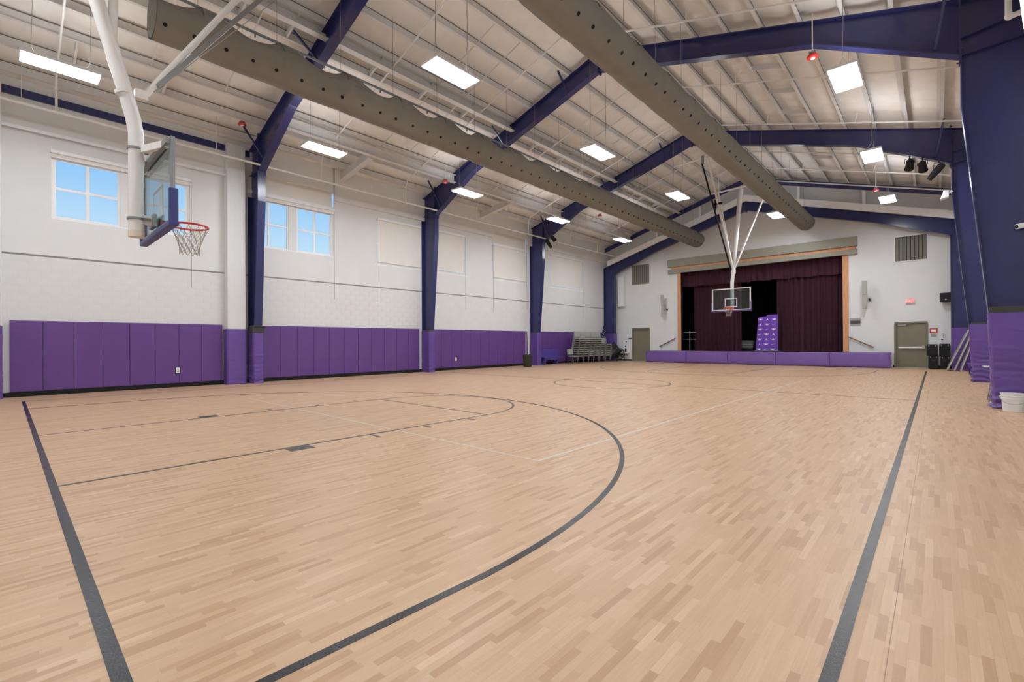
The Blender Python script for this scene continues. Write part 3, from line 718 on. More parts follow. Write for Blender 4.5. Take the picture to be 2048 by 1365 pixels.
sp2 = thing('sprinkler_line', 'white sprinkler branch pipes crossing under the column-side roof slope', 'pipe', (-3.5, 15, 9))
for y in (7.6, 11.85, 15.8, 19.6, 23.2, 25.9):
    MB().tube([(XC+.2, y, zt(XC+.2)-.1), (XR-.3, y, zt(XR-.3)-.1)], .028, 8).build('branch_pipe', M_WHITE, parent=sp2, smooth=True)
    for d in (3.3, 6.0): MB().tube([(XC+d, y, zt(XC+d)-.1), (XC+d+.1, y-.25, zt(XC+d)+.15)], .012, 6).build('hanger_rod', M_WHITE, parent=sp2)
MB().tube([(XC+.3, 27.8, zt(XC+.3)-.28), (XR-.3, 27.8, zt(XR-.3)-.28)], .03, 8).build('branch_pipe', M_WHITE, parent=sp2, smooth=True)
cp = thing('corner_pipe', 'white pipe elbow at the top picture corner beside the big column', 'pipe', (.95, 11.6, 6.9))
MB().tube([(.97, 11.9, 7.8), (.97, 11.9, 7.02), (1.0, 11.9, 6.98), (1.33, 11.9, 7.02)], .045, 10).build('pipe', M_WHITE, parent=cp, smooth=True)
MB().ball((.98, 11.9, 6.99), .065).build('elbow', M_WHITE, parent=cp, smooth=True)

# ------------------------------------------------------------------ basketball goals
def goal_head(t, x, yb, sgn, zr_, W, z0, z1, rimm, padm, frm, square=True):
    """backboard at y=yb facing sgn*Y with rim and net"""
    fr = .05; x0, x1 = x-W/2, x+W/2
    g = MB().box(x0+fr, x1-fr, yb-.008, yb+.008, z0+fr, z1-fr).build('glass', M_BBGLASS, parent=t)
    f = MB().box(x0, x1, yb-.022, yb+.022, z1-fr, z1).box(x0, x1, yb-.022, yb+.022, z0, z0+fr).box(x0, x0+fr, yb-.022, yb+.022, z0+fr, z1-fr).box(x1-fr, x1, yb-.022, yb+.022, z0+fr, z1-fr)
    f.build('backboard_frame', frm, parent=t)
    a, b = yb+sgn*.009, yb+sgn*.012
    s = MB(); y_0, y_1 = min(a, b), max(a, b); q0, q1, e0, e1 = x-.3, x+.3, z0+.16, z0+.62
    s.box(q0, q1, y_0, y_1, e1-.045, e1).box(q0, q1, y_0, y_1, e0, e0+.045).box(q0, q0+.045, y_0, y_1, e0, e1).box(q1-.045, q1, y_0, y_1, e0, e1)
    s.build('target_square', M_TRIM, parent=g)
    p = MB(); th = .05
    p.box(x0-.03, x1+.03, yb-th, yb+th, z0-.055, z0+.012)
    p.box(x0-.04, x0+.012, yb-th, yb+th, z0-.055, z0+.42).box(x1-.012, x1+.04, yb-th, yb+th, z0-.055, z0+.42)
    p.build('edge_pad', padm, parent=t, bevel=.015)
    ry = yb + sgn*(.15+.228); rr = .228
    ring = [(x+rr*math.cos(2*math.pi*k/36), ry+rr*math.sin(2*math.pi*k/36), zr_) for k in range(37)]
    rim = MB().tube(ring, .014, 8, False)
    for k in range(12):
        aa = 2*math.pi*(k+.5)/12; px, py = x+rr*math.cos(aa), ry+rr*math.sin(aa)
        rim.tube([(px-.015, py, zr_-.008), (px, py, zr_-.035), (px+.015, py, zr_-.008)], .004, 4, False)
    rm = rim.build('rim', rimm, parent=t, smooth=True)
    br = MB().box(x-.09, x+.09, min(yb+sgn*.02, ry-sgn*rr*.9), max(yb+sgn*.02, ry-sgn*rr*.9), zr_-.02, zr_+.012).box(x-.1, x+.1, min(yb+sgn*.01, yb+sgn*.04), max(yb+sgn*.01, yb+sgn*.04), zr_-.12, zr_+.05)
    br.prism([(yb+sgn*.03, zr_-.11), (yb+sgn*.03, zr_), (yb+sgn*.17, zr_)], 'x', x-.06, x+.06)
    br.build('rim_bracket', rimm, parent=rm, bevel=.006)
    net = MB(); n = 12; lv = [(rr, -.03), (.19, -.11), (.155, -.20), (.13, -.28), (.12, -.35), (.125, -.41)]
    for k in range(n):
        for sg in (-1, 1):
            pts = []
            for q, (r, dz) in enumerate(lv):
                aa = 2*math.pi*(k + .5 + sg*.5*q)/n; pts.append((x+r*math.cos(aa), ry+r*math.sin(aa), zr_+dz))
            net.tube(pts, .0042, 4, False)
    for q in (1, 2, 3, 4):
        for k in range(n):
            aa = 2*math.pi*(k + .5 + .5*q)/n; net.ball((x+lv[q][0]*math.cos(aa), ry+lv[q][0]*math.sin(aa), zr_+lv[q][1]), .009, 6)
    net.build('net', M_CORD, parent=t)
gx = -7.99
g1 = thing('basketball_goal', 'near basketball goal hung on a thick bent white mast, navy edge padding', 'basketball goal', (gx, 1.2, 2.8))
goal_head(g1, gx, 1.445, 1, 3.03, 1.80, 2.87, 3.95, M_RED, M_NAVY, M_GALV)
mast = [(gx, 1.215, 2.80), (gx, 1.215, 4.18), (gx, 1.185, 4.38), (gx, 1.105, 4.70), (gx, .82, 5.78), (gx, .02, 8.95), (gx, -.25, 10.0)]
MB().tube(mast, .086, 24).build('mast', M_WHITE, parent=g1, smooth=True)
MB().tube([(gx, 1.215, 2.775), (gx, 1.215, 2.86)], .088, 24).build('mast_cap', mat('cream_cap', (222, 214, 198), .5), parent=g1)
for z in (3.02, 3.97):
    m = MB().tube([(gx, 1.215, z-.015), (gx, 1.215, z+.015)], .102, 24); cl = m.build('clamp', M_GALV, parent=g1, smooth=True)
    for dx in (-.08, .08): MB().tube([(gx+dx, 1.28, z), (gx+dx, 1.36, z)], .02, 8).build('bolt', M_GALV, parent=cl)
MB().box(gx-.05, gx+.05, 1.29, 1.45, 2.96, 3.08).build('lower_arm', M_WHITE, parent=g1, bevel=.008)
for s in (-1, 1):
    MB().bar((gx+s*.09, 1.28, 3.96), (gx+s*.72, 1.43, 3.90), .06, .09).build('spreader_arm', M_WHITE, parent=g1)
MB().box(gx-.86, gx+.86, 1.375, 1.42, 3.86, 3.94).build('top_channel', M_GALV, parent=g1)
MB().box(gx-.14, gx+.14, 1.375, 1.42, 2.93, 3.1).build('rim_plate', M_GALV, parent=g1)
MB().tube([(gx, .97, 5.25), (gx+.02, 1.0, 6.6), (gx+.02, .75, 7.8)], .05, 10).build('stiffener_tube', M_WHITE, parent=g1, smooth=True)
m = MB().tube([(gx, 1.095, 4.67), (gx, 1.085, 4.71)], .1, 24).box(gx-.05, gx+.05, 1.2, 1.34, 4.66, 4.78); m.build('brace_clamp', M_WHITE, parent=g1)
MB().tube([(gx, 1.32, 4.75), (gx, 2.42, 6.62), (gx, 4.6, 9.95)], .042, 12).build('brace_pole', M_WHITE, parent=g1, smooth=True)
MB().bar((gx+.03, 1.45, 4.9), (gx+.05, 4.75, 9.7), .035, .06).build('fold_bar', M_GALV, parent=g1)
MB().tube([(gx+.06, 1.4, 4.8), (gx+.08, 5.4, 10.1)], .006, 5).build('hoist_cable', M_CABLE, parent=g1)
MB().tube([(gx, -.4, 9.98), (gx, 6.0, 9.98)], .04, 8).build('header_pipe', M_WHITE, parent=g1)

hx, hy = -7.68, 24.9
g2 = thing('basketball_goal', 'far basketball goal hung before the stage, orange rim and white V braces', 'basketball goal', (hx, hy, 2.7))
goal_head(g2, hx, hy, -1, 2.98, 1.86, 2.88, 4.0, M_ORANGE, M_EPURP, M_TRIM)
N = Vector((hx, 25.3, 4.9))
MB().tube([(hx, 25.1, 2.95), (hx, 25.1, 4.3), N], .085, 14).build('lower_mast', M_WHITE, parent=g2, smooth=True)
MB().tube([N - Vector((0, .01, .12)), N + Vector((0, 0, .1))], .11, 12).build('node_clamp', M_WHITE, parent=g2)
MB().tube([N, (hx+.1, 26.3, 9.35)], [.085, .12], 14).build('main_mast', M_WHITE, parent=g2, smooth=True)
MB().tube([N, (hx, 21.75, 9.75)], .05, 10).build('front_brace', M_WHITE, parent=g2, smooth=True)
MB().tube([N + Vector((-.1, 0, 0)), (hx-.06, 21.2, 9.35)], .038, 8).build('fold_strut', M_BLACK, parent=g2)
MB().tube([N, (hx+1.45, 25.9, 8.95)], .05, 10).build('side_brace', M_WHITE, parent=g2, smooth=True)
MB().tube([N, (hx-.75, 25.4, 9.15)], .045, 10).build('side_brace', M_WHITE, parent=g2, smooth=True)
MB().tube([(hx-1.6, 25.6, 9.2), (hx+1.6, 26.2, 9.45)], .045, 10).build('header_pipe', M_WHITE, parent=g2)
MB().tube([(hx-1.6, 21.7, 9.7), (hx+1.9, 21.9, 9.85)], .045, 10).build('header_pipe', M_WHITE, parent=g2)
MB().tube([(hx-.02, 21.2, 9.65), (hx-.02, 21.2, 9.3)], .06, 10).build('pulley', M_GALV, parent=g2)
mb = MB(); q = N.lerp(Vector((hx, 21.75, 9.75)), .62); mb.box(q.x-.18, q.x+.18, q.y-.05, q.y+.05, q.z-.04, q.z+.04).box(q.x-.14, q.x-.1, q.y-.05, q.y+.05, q.z-.3, q.z+.2); mb.build('lock_bracket', M_BLACK, parent=g2)
for yy, xx in ((21.8, hx), (25.9, hx-.9), (26.1, hx+1)): MB().tube([(xx, yy, 9.3 if yy > 22 else 9.7), (xx, yy, zt(xx)+.05)], .02, 6).build('roof_hanger', M_WHITE, parent=g2)

# ------------------------------------------------------------------ things on the stage wall
def louvre(x0, x1, z0, z1, n, label):
    t = thing('wall_vent', label, 'vent', ((x0+x1)/2, YB, z0), 'stage wall vents')
    MB().box(x0, x1, YB-.03, YB-.001, z0, z1).build('backing', M_VENTD, parent=t)
    f = MB().box(x0-.04, x1+.04, YB-.06, YB-.001, z1, z1+.04).box(x0-.04, x1+.04, YB-.06, YB-.001, z0-.04, z0).box(x0-.04, x0, YB-.06, YB-.001, z0, z1).box(x1, x1+.04, YB-.06, YB-.001, z0, z1)
    f.build('frame', M_TRIM if x0 > -5 else M_VENT, parent=t)
    for k in range(n):
        a = x0 + (x1-x0)*(k+.5)/n
        MB().obox((a, YB-.045, (z0+z1)/2), ((x1-x0)/n*.36, .012, 0), (-.002, .006, 0), (0, 0, (z1-z0)/2-.005)).build('vane', M_VENT, parent=t)
louvre(-15.4, -14.25, 5.27, 6.5, 8, 'taupe louvred vent above the left grey door')
louvre(-1.45, -.31, 5.13, 6.3, 8, 'taupe louvred vent with white edge below the blue beam')
def door(n, x0, x1, z1, label, closer):
    d = struct(MB().box(x0+.05, x1-.05, YB+.05, YB+.1, .01, z1-.06).build('door_%d' % n, M_DOOR, origin=((x0+x1)/2, YB, 0)), label)
    f = MB().box(x0, x1, YB-.03, YB+.16, z1-.06, z1+.02).box(x0-.02, x0+.05, YB-.03, YB+.16, 0, z1-.06).box(x1-.05, x1+.02, YB-.03, YB+.16, 0, z1-.06)
    f.build('door_frame', M_DOOR, parent=d, bevel=.006)
    if closer:
        MB().box(x0+.12, x0+.42, YB-.04, YB+.05, z1-.17, z1-.11).build('door_closer', M_SPK, parent=d)
        MB().bar((x0+.3, YB-.02, z1-.09), (x0+.6, YB-.03, z1-.08), .03, .012).build('closer_arm', M_SPK, parent=d)
        MB().box(x0+.14, x1-.1, YB-.07, YB-.02, .93, 1.0).build('push_bar', M_TRIM, parent=d, bevel=.01)
        MB().box(x1-.2, x1-.08, YB-.09, YB+.05, .89, 1.06).build('bar_case', M_SPK, parent=d, bevel=.01)
    else:
        MB().box(x0+.07, x1-.07, YB+.02, YB+.05, z1-.2, z1-.07).build('head_panel', mat('door_head', (108, 100, 84), .5), parent=d)
        MB().tube([(x0+.14, YB+.05, 1.02), (x0+.14, YB-.02, 1.02), (x0+.24, YB-.02, 1.02)], .014, 8).build('door_handle', M_GALV, parent=d)
    return d
door(1, D1[0], D1[1], D1[2], 'plain olive-grey door left of the stage', False)
door(2, D2[0], D2[1], D2[2], 'olive-grey exit door with white push bar', True)

def lathe_text(body, size, loc, m, parent, name):
    cu = bpy.data.curves.new(name, 'FONT'); cu.body = body; cu.size = size; cu.extrude = .003; cu.align_x = 'CENTER'; cu.align_y = 'CENTER'
    tmp = bpy.data.objects.new(name, cu); COL.objects.link(tmp); dg = bpy.context.evaluated_depsgraph_get(); dg.update()
    me = bpy.data.meshes.new_from_object(tmp.evaluated_get(dg)); bpy.data.objects.remove(tmp)
    me.transform(Matrix.Rotation(math.radians(90), 4, 'X')); me.materials.clear(); me.materials.append(m)
    o = bpy.data.objects.new(name, me); COL.objects.link(o); o.parent = parent; o.location = Vector(loc) - parent.location
    return o
ex = thing('exit_sign', 'small EXIT sign with red letters above the push-bar door', 'exit sign', (-.9, YB, 3.07))
MB().box(-1.05, -.75, YB-.05, YB-.001, 3.075, 3.30).build('sign_box', mat('exit_face', (236, 190, 186), .4), parent=ex, bevel=.008)
lathe_text('EXIT', .17, (-.9, YB-.056, 3.187), M_EXITRED, ex, 'lettering')
MB().box(-1.07, -.73, YB-.055, YB-.001, 3.05, 3.075).build('lower_rim', M_SPK, parent=ex)
rf_ = thing('red_frame_sign', 'small red-framed notice beside the exit door', 'sign', (-.1, YB, 1.63))
MB().box(-.23, .04, YB-.02, YB-.001, 1.63, 1.86).build('red_frame', M_RED, parent=rf_, bevel=.004)
MB().box(-.18, -.01, YB-.024, YB-.02, 1.68, 1.81).build('notice_paper', M_TRIM, parent=rf_)
MB().box(-.19, 0, YB-.015, YB-.001, 1.46, 1.60).build('switch_plate', M_SPK, parent=rf_)
th = thing('thermostat', 'white thermostat on the wall beside the corner column', 'thermostat', (.2, YB, 1.28))
MB().box(.13, .27, YB-.03, YB-.001, 1.26, 1.40).build('body', M_TRIM, parent=th, bevel=.006)
MB().box(.16, .24, YB-.034, YB-.03, 1.31, 1.37).build('display', M_BLACK, parent=th)
MB().tube([(.24, YB-.01, 1.40), (.24, YB-.01, 1.60)], .02, 6).build('conduit', M_SPK, parent=th)
pq = thing('wall_plaque', 'grey wall plate with dark bar beside the stage trim post', 'control panel', (-3.0, YB, 2.05))
MB().box(-3.25, -2.82, YB-.02, YB-.001, 2.04, 2.46).build('plate', M_SPK, parent=pq, bevel=.005)
MB().box(-3.24, -2.83, YB-.06, YB-.02, 2.18, 2.32).build('dark_bar', mat('slate_plastic', (66, 70, 78), .5), parent=pq, bevel=.01)
def rail(xa, za, xb, zb, label):
    t = thing('handrail', label, 'handrail', ((xa+xb)/2, YB, min(za, zb)), 'stage step handrails')
    MB().tube([(xa, YB-.09, za), (xb, YB-.09, zb)], .03, 10).build('rail', M_RAIL, parent=t, smooth=True)
    for k in (.08, .5, .92):
        x, z = xa+(xb-xa)*k, za+(zb-za)*k
        MB().tube([(x, YB-.09, z-.02), (x, YB-.07, z-.09), (x, YB, z-.09)], .012, 6).build('bracket', M_GALV, parent=t)
rail(-13.48, .98, -12.4, 1.52, 'sloping wood handrail on the wall between grey door and stage')
rail(-3.32, 1.50, -2.30, .96, 'sloping wood handrail on the wall between stage and exit door')
def line_speaker(x, z0, z1, rot, label, bend=1.0):
    t = thing('column_speaker', label, 'loudspeaker', (x, YB-.3, z0), 'slim column speakers')
    zm = (z0+z1)/2; c, s = math.cos(rot), math.sin(rot)
    for za, zb, tilt in ((zm+.003, z1, -.03*bend), (z0, zm-.003, .05*bend)):
        yy = YB-.38
        MB().obox((x, yy+tilt*.4, (za+zb)/2), (c*.095, s*.095, 0), (-s*.07, c*.07, 0), (tilt*.3, tilt*.5, (zb-za)/2)).build('cabinet', M_SPK, parent=t, bevel=.012)
    MB().box(x-.05, x+.05, YB-.3, YB-.001, zm-.25, zm+.05).build('bracket', M_SPK, parent=t)
    MB().box(x+.12, x+.2, YB-.05, YB-.001, zm-.3, zm-.18).build('socket', M_BLACK, parent=t)
line_speaker(-13.12, 2.95, 4.34, .45, 'tall slim grey speaker on the wall left of the stage')
line_speaker(-2.62, 2.9, 4.28, -.1, 'tall slim grey speaker on the wall right of the stage', 0.0)
bsp = thing('wall_speaker', 'black box speaker mounted on the end column', 'loudspeaker', (.33, YB-.45, 3.05))
MB().prism([(.12, 28.9), (.52, 28.72), (.6, 29.2), (.2, 29.2)], 'z', 3.04, 3.46).build('cabinet', M_BLACK, parent=bsp, bevel=.015)
MB().box(.3, .36, 28.79, 28.82, 3.12, 3.18).build('badge', M_SPK, parent=bsp)
MB().box(.48, .56, 28.8, 28.9, 3.4, 3.5).build('bracket', M_BLACK, parent=bsp)
wbx = thing('wall_box', 'tall white box panel on the wall beside the corner column', 'wall box', (-16.2, YB-.2, 3.77))
MB().box(-16.42, -15.98, YB-.3, YB-.001, 3.77, 5.85).build('body', M_TRIM, parent=wbx, bevel=.01)
MB().box(-16.0, -15.975, YB-.28, YB-.02, 3.8, 5.82).build('side_panel', M_WALL, parent=wbx)
fo = thing('wall_station', 'white wall-mounted dispenser station beside the left grey door', 'dispenser', (-15.9, YB, .75))
MB().box(-16.1, -15.72, YB-.12, YB-.001, .52, 1.12).build('back_panel', M_TRIM, parent=fo, bevel=.01)
MB().box(-16.12, -15.7, YB-.25, YB-.001, .46, .52).build('tray', mat('tray_pink', (190, 158, 142), .5), parent=fo, bevel=.008)
MB().box(-15.98, -15.86, YB-.16, YB-.12, .62, .86).build('nozzle', M_BLACK, parent=fo, bevel=.01)
MB().box(-15.97, -15.89, YB-.15, YB-.12, .94, 1.05).build('spout', M_BLACK, parent=fo, bevel=.01)
MB().box(-16.02, -15.82, YB-.05, YB-.001, 1.2, 1.42).build('upper_box', M_TRIM, parent=fo, bevel=.008)
MB().box(-15.97, -15.88, YB-.06, YB-.05, 1.25, 1.36).build('window_slot', M_BLACK, parent=fo)
ds = thing('door_sign', 'small dark room sign beside the left grey door', 'sign', (-15.68, YB, 1.5))
MB().box(-15.75, -15.55, YB-.015, YB-.001, 1.49, 1.56).build('plate', M_FOAM, parent=ds)
MB().box(-15.76, -15.54, YB-.008, YB-.001, 1.48, 1.57).build('rim', M_BLACK, parent=ds)

# ------------------------------------------------------------------ curtains, banner and things on stage
def drape(name, x0, x1, y, z0, z1, amp, per, m, label, taper=0.0, seed=0):
    rnd = random.Random(seed); ph = [rnd.uniform(0, 6.3) for _ in range(5)]
    def fn(i, j):
        x = x0 + (x1-x0)*i; z = z0 + (z1-z0)*j
        xx = x + (1-j)*taper*math.sin(i*9+ph[0])
        a = math.sin(2*math.pi*xx/per + .8*math.sin(xx*1.7+ph[1]) + .25*(1-j)*math.sin(ph[2]+xx*3))
        a2 = math.sin(2*math.pi*xx/(per*.47) + ph[3])
        w = (a*(1-.2*j) + .35*a2)*amp
        return (x, y + w, z + (.02*math.sin(xx*6+ph[4]) if j == 0 and taper else 0))
    n = max(60, int((x1-x0)/per*14))
    return tag(MB().grid(fn, n, 14).build(name, m, smooth=True, recalc=False), label, 'curtain')
drape('stage_curtain', -11.45, -8.62, 29.95, .73, 5.6, .07, .26, M_CURT, 'maroon pleated stage curtain behind the far hoop, left half', .02, 1)
drape('stage_curtain', -6.70, -3.40, 29.85, .73, 5.6, .075, .30, M_CURT, 'maroon pleated stage curtain beside the purple banner, right half', .02, 2)
drape('valance', -12.3, -3.3, 29.66, 4.82, 5.9, .05, .34, M_CURT, 'short maroon valance hung across the top of the stage', .05, 3)
drape('backdrop_drape', -13.0, -2.6, 32.6, .73, 6.6, .06, .3, M_BACKC, 'black backdrop drape at the rear of the stage', 0, 4)
bn = thing('banner_stand', 'purple stand-up banner with rows of white emblems on the stage', 'banner', (-7.22, 29.55, .74))
bq = MB().prism([(-7.78, .79), (-6.62, .79), (-6.62, 2.82), (-7.14, 2.82), (-7.2, 2.72), (-7.58, 2.70), (-7.62, 2.62)], 'y', 29.545, 29.56)
bn_m = mat('banner_print', (110, 62, 178), .5, var=.12, scale=1.2)
panel = bq.build('banner_panel', bn_m, parent=bn)
MB().box(-7.82, -6.6, 29.5, 29.62, .742, .79).build('base_bar', M_SPK, parent=bn, bevel=.01)
def winged(cx, cz):
    m = MB(); m.prism([(cx+.052*math.cos(a*.524), cz+.052*math.sin(a*.524)) for a in range(12)], 'y', 29.538, 29.545)
    for s in (-1, 1):
        for k in range(3): m.prism([(cx+s*.06, cz+.02-.022*k), (cx+s*(.13-.02*k), cz+.055-.03*k), (cx+s*(.125-.02*k), cz+.04-.03*k), (cx+s*.06, cz+.006-.022*k)], 'y', 29.538, 29.545)
    return m, 'winged_emblem'
def tick(cx, cz):
    m = MB(); m.prism([(cx-.09, cz+.01), (cx-.07, cz-.03), (cx-.04, cz-.035), (cx+.1, cz+.045), (cx-.02, cz-.005), (cx-.055, cz-.01)], 'y', 29.538, 29.545); return m, 'tick_emblem'
def figure(cx, cz):
    m = MB(); m.prism([(cx+.01, cz+.065), (cx+.03, cz+.05), (cx+.03, cz), (cx+.075, cz-.055), (cx+.05, cz-.06), (cx, cz-.02), (cx-.05, cz-.06), (cx-.075, cz-.05), (cx-.01, cz+.005)], 'y', 29.538, 29.545); return m, 'figure_emblem'
rows = ('WFW', 'FWT', 'WTW', 'TWF', 'WFW', 'FWT', 'WTW')
for r, row in enumerate(rows):
    for c, ch in enumerate(row):
        cx = -7.50 + c*.35 - r*.016; cz = 2.55 - r*.285
        m, nm = {'W': winged, 'F': figure, 'T': tick}[ch](cx, cz)
        m.build(nm, M_TRIM, parent=panel)
rl = thing('stage_guard_rail', 'grey pipe guard rail at the dark edge of the stage', 'guard rail', (-11.75, 29.75, .72))
MB().tube([(-11.72, 29.8, .72), (-11.72, 29.8, 1.98)], .03, 8).build('post', M_GALV, parent=rl)
for z in (1.88, 1.45): MB().tube([(-12.15, 29.8, z), (-11.3, 29.8, z)], .028, 8).build('cross_rail', M_GALV, parent=rl)
MB().box(-11.95, -11.5, 29.65, 29.95, .722, .75).build('foot_plate', M_GALV, parent=rl)
cv = thing('covered_cart', 'dark grey rounded cart standing behind the banner on stage', 'cart', (-8.45, 30.6, .72))
MB().box(-8.95, -8.1, 30.3, 30.9, .8, 1.36).build('body', mat('cart_grey', (92, 94, 94), .7), parent=cv, bevel=.14, seg=4)
for xx in (-8.85, -8.2): MB().tube([(xx, 30.35, .79), (xx, 30.45, .79)], .065, 10).build('wheel', M_BLACK, parent=cv)
for z in (.95, 1.1): MB().box(-8.93, -8.12, 30.29, 30.3, z, z+.03).build('band', M_SPK, parent=cv)

# ------------------------------------------------------------------ furniture along the window wall
bench = thing('bench', 'purple wooden bench with back, between trash can and stacked chairs', 'bench', (-16.95, 22.05, 0), 'purple benches')
bp_ = M_BENCH
MB().box(-17.2, -16.75, 21.15, 23.05, .40, .44).build('seat', bp_, parent=bench, bevel=.006)
MB().obox((-17.18, 22.1, .66), (.02, 0, .005), (0, .95, 0), (-.02, 0, .22)).build('backrest', bp_, parent=bench, bevel=.006)
for y in (21.25, 22.45): MB().box(-17.18, -16.8, y, y+.05, .0, .40).build('leg', bp_, parent=bench)
MB().box(-16.82, -16.79, 21.3, 22.5, .28, .38).build('apron', bp_, parent=bench)

can = thing('trash_can', 'dark olive trash can standing before the third column', 'trash can', (-16.15, 18.9, 0))
MB().lathe([(.20, 0), (.215, .02), (.25, .60), (.265, .60), (.27, .66), (.245, .67), (.235, .64), (.2, .05), (.0, .05)], (-16.15, 18.9, 0), 28).build('body', M_TRASH, parent=can, smooth=True)
MB().lathe([(.252, .58), (.272, .60), (.272, .62), (.252, .63)], (-16.15, 18.9, 0), 28, False).build('rim_band', M_TRASH, parent=can, smooth=True)
for i, (dx, dy, h, lab) in enumerate(((-.06, -.05, 2.25, 'taller white pole standing in the trash can'), (.05, .05, 1.95, 'shorter white pole standing in the trash can'))):
    o = MB().tube([(-16.15+dx, 18.9+dy, .07), (-16.2+dx*.6, 18.92+dy*.6, h)], .022, 8).build('white_pole', M_WHITE, smooth=True); tag(o, lab, 'pole', 'poles in the trash can')

# stacking chair, seat facing +X
def make_chair():
    t = thing('stacking_chair', 'chair', 'chair', (0, 0, 0), 'grey stacking chairs')
    def seat(i, j):
        return None
    s = MB().box(-.22, .25, -.23, .23, .415, .485); s.build('seat', M_CHAIR, parent=t, bevel=.03, seg=3)
    MB().obox((-.295, 0, .71), (.022, 0, .006), (0, .225, 0), (-.045, 0, .165)).build('backrest', M_CHAIR, parent=t, bevel=.02, seg=3)
    for sy in (-1, 1):
        MB().tube([(.26, sy*.235, 0), (.20, sy*.235, .43), (.14, sy*.235, .45)], .0125, 6).build('front_leg', M_CHFRM, parent=t)
        MB().tube([(-.27, sy*.235, 0), (-.20, sy*.235, .40), (-.25, sy*.232, .52), (-.33, sy*.225, .84)], .0125, 6).build('rear_leg', M_CHFRM, parent=t)
    MB().tube([(.18, -.235, .41), (.18, .235, .41)], .01, 6).build('cross_bar', M_CHFRM, parent=t)
    return t
ch0 = make_chair()
ch0.rotation_euler = (0, 0, -.26); ch0.location = (-16.30, 23.36, 0); ch0['label'] = 'single grey upholstered chair beside the purple bench'; ch0['group'] = 'grey stacking chairs'
UPN = ('first', 'second', 'third', 'fourth', 'fifth', 'sixth', 'seventh', 'eighth', 'ninth', 'tenth', 'eleventh', 'twelfth')
ORD = ('first', 'second', 'third', 'fourth', 'fifth', 'sixth')
for i, (y, n, x) in enumerate(((23.98, 9, -16.42), (24.60, 9, -16.42), (25.22, 9, -16.44), (25.84, 9, -16.44), (26.46, 9, -16.47), (27.04, 6, -16.30))):
    for k in range(n):
        if k == 0: lab = 'bottom grey chair, legs on the floor, of the %s stack from the bench' % ORD[i]
        elif k == n-1: lab = 'topmost grey chair of the %s stack from the bench' % ORD[i]
        else: lab = '%s grey chair up from the floor in the %s stack from the bench' % (UPN[k], ORD[i])
        dup(ch0, (x + .026*k, y + random.uniform(-.008, .008), .136*k), rotz=-.26, label=lab, group='chairs of the %s stack from the bench' % ORD[i])

# black cases, fan, flag in the corner
def case(name, c, roll, w, d, h, label):
    t = thing(name, label, 'cart', (c[0], c[1], 0), 'black folded carts')
    n = Vector((.55, -.83, .12)).normalized(); u = Vector((.83, .55, 0)); v = u.cross(n).normalized() * -1
    if v.z < 0: v = -v
    ax = (u*math.cos(roll) + v*math.sin(roll))*w/2; az = (-u*math.sin(roll) + v*math.cos(roll))*h/2; ay = n*d/2
    o = Vector(c)
    MB().obox(o, ax, ay, az).build('black_panel', M_BLACK, parent=t, bevel=.03)
    MB().obox(o - ay*1.6 + az*.1, ax*.8, ay*.7, az*.8).build('rear_panel', M_BLACK, parent=t, bevel=.02)
    for sx in (-1, 1):
        MB().tube([o+ax*sx*.97+ay*1.1-az*.8, o+ax*sx*.97+ay*1.1+az*.9], .013, 6).build('metal_edge', M_GALV, parent=t)
    MB().tube([o-ax*.7+ay*1.1-az*.6, o+ax*.8+ay*1.1-az*.2], .01, 6).build('cross_rod', M_GALV, parent=t)
    low = min(o.z - abs(ax.z) - abs(az.z), .6)
    for sx in (-1, 1):
        p = o + u*sx*w*.36 - ay; MB().tube([(p.x, p.y, o.z-.1), (p.x, p.y, .05)], .015, 6).build('caster_stem', M_BLACK, parent=t)
        MB().tube([(p.x-.02, p.y, .046), (p.x+.02, p.y, .046)], .045, 10).build('caster', M_BLACK, parent=t)
case('folded_cart', (-16.42, 27.50, .58), -.42, .66, .16, .86, 'black folded cart leaning beside the last chair stack')
case('folded_cart', (-16.12, 27.86, .86), .62, .62, .2, .74, 'taller black folded cart with metal edges before the corner column')
fan = thing('drum_fan', 'round black wire-cage floor fan beside the white wall station', 'fan', (-16.08, 28.42, 0))
fc = Vector((-16.08, 28.42, .50)); fa = Vector((.55, -.8, .1)).normalized(); fu = Vector((0, 0, 1)); fs_ = fa.cross(fu).normalized(); fu = fs_.cross(fa)
cg = MB()
for dd, rr in ((-.14, .36), (0, .40), (.14, .36), (.18, .24), (.2, .12)):
    cg.tube([fc + fa*dd + (fs_*math.cos(2*math.pi*k/24) + fu*math.sin(2*math.pi*k/24))*rr for k in range(25)], .014, 4, False)
for k in range(20):
    a = 2*math.pi*k/20; dr = fs_*math.cos(a) + fu*math.sin(a)
    cg.tube([fc - fa*.16 + dr*.1, fc - fa*.14 + dr*.36, fc + dr*.40, fc + fa*.14 + dr*.36, fc + fa*.2 + dr*.1], .009, 4, False)
cg.build('cage', M_FOAM, parent=fan)
for k in range(4):
    bl = MB()
    a = 2*math.pi*k/4; d1 = fs_*math.cos(a) + fu*math.sin(a); d2 = fs_*math.cos(a+.9) + fu*math.sin(a+.9)
    bl.add([fc+d1*.06+fa*.04, fc+d1*.33+fa*.05, fc+d2*.33-fa*.05, fc+d2*.06-fa*.04], [(0, 1, 2, 3)])
    bl.build('blade', M_BLACK, parent=fan)
MB().tube([fc-fa*.2, fc+fa*.08], .09, 12).build('motor', M_BLACK, parent=fan)
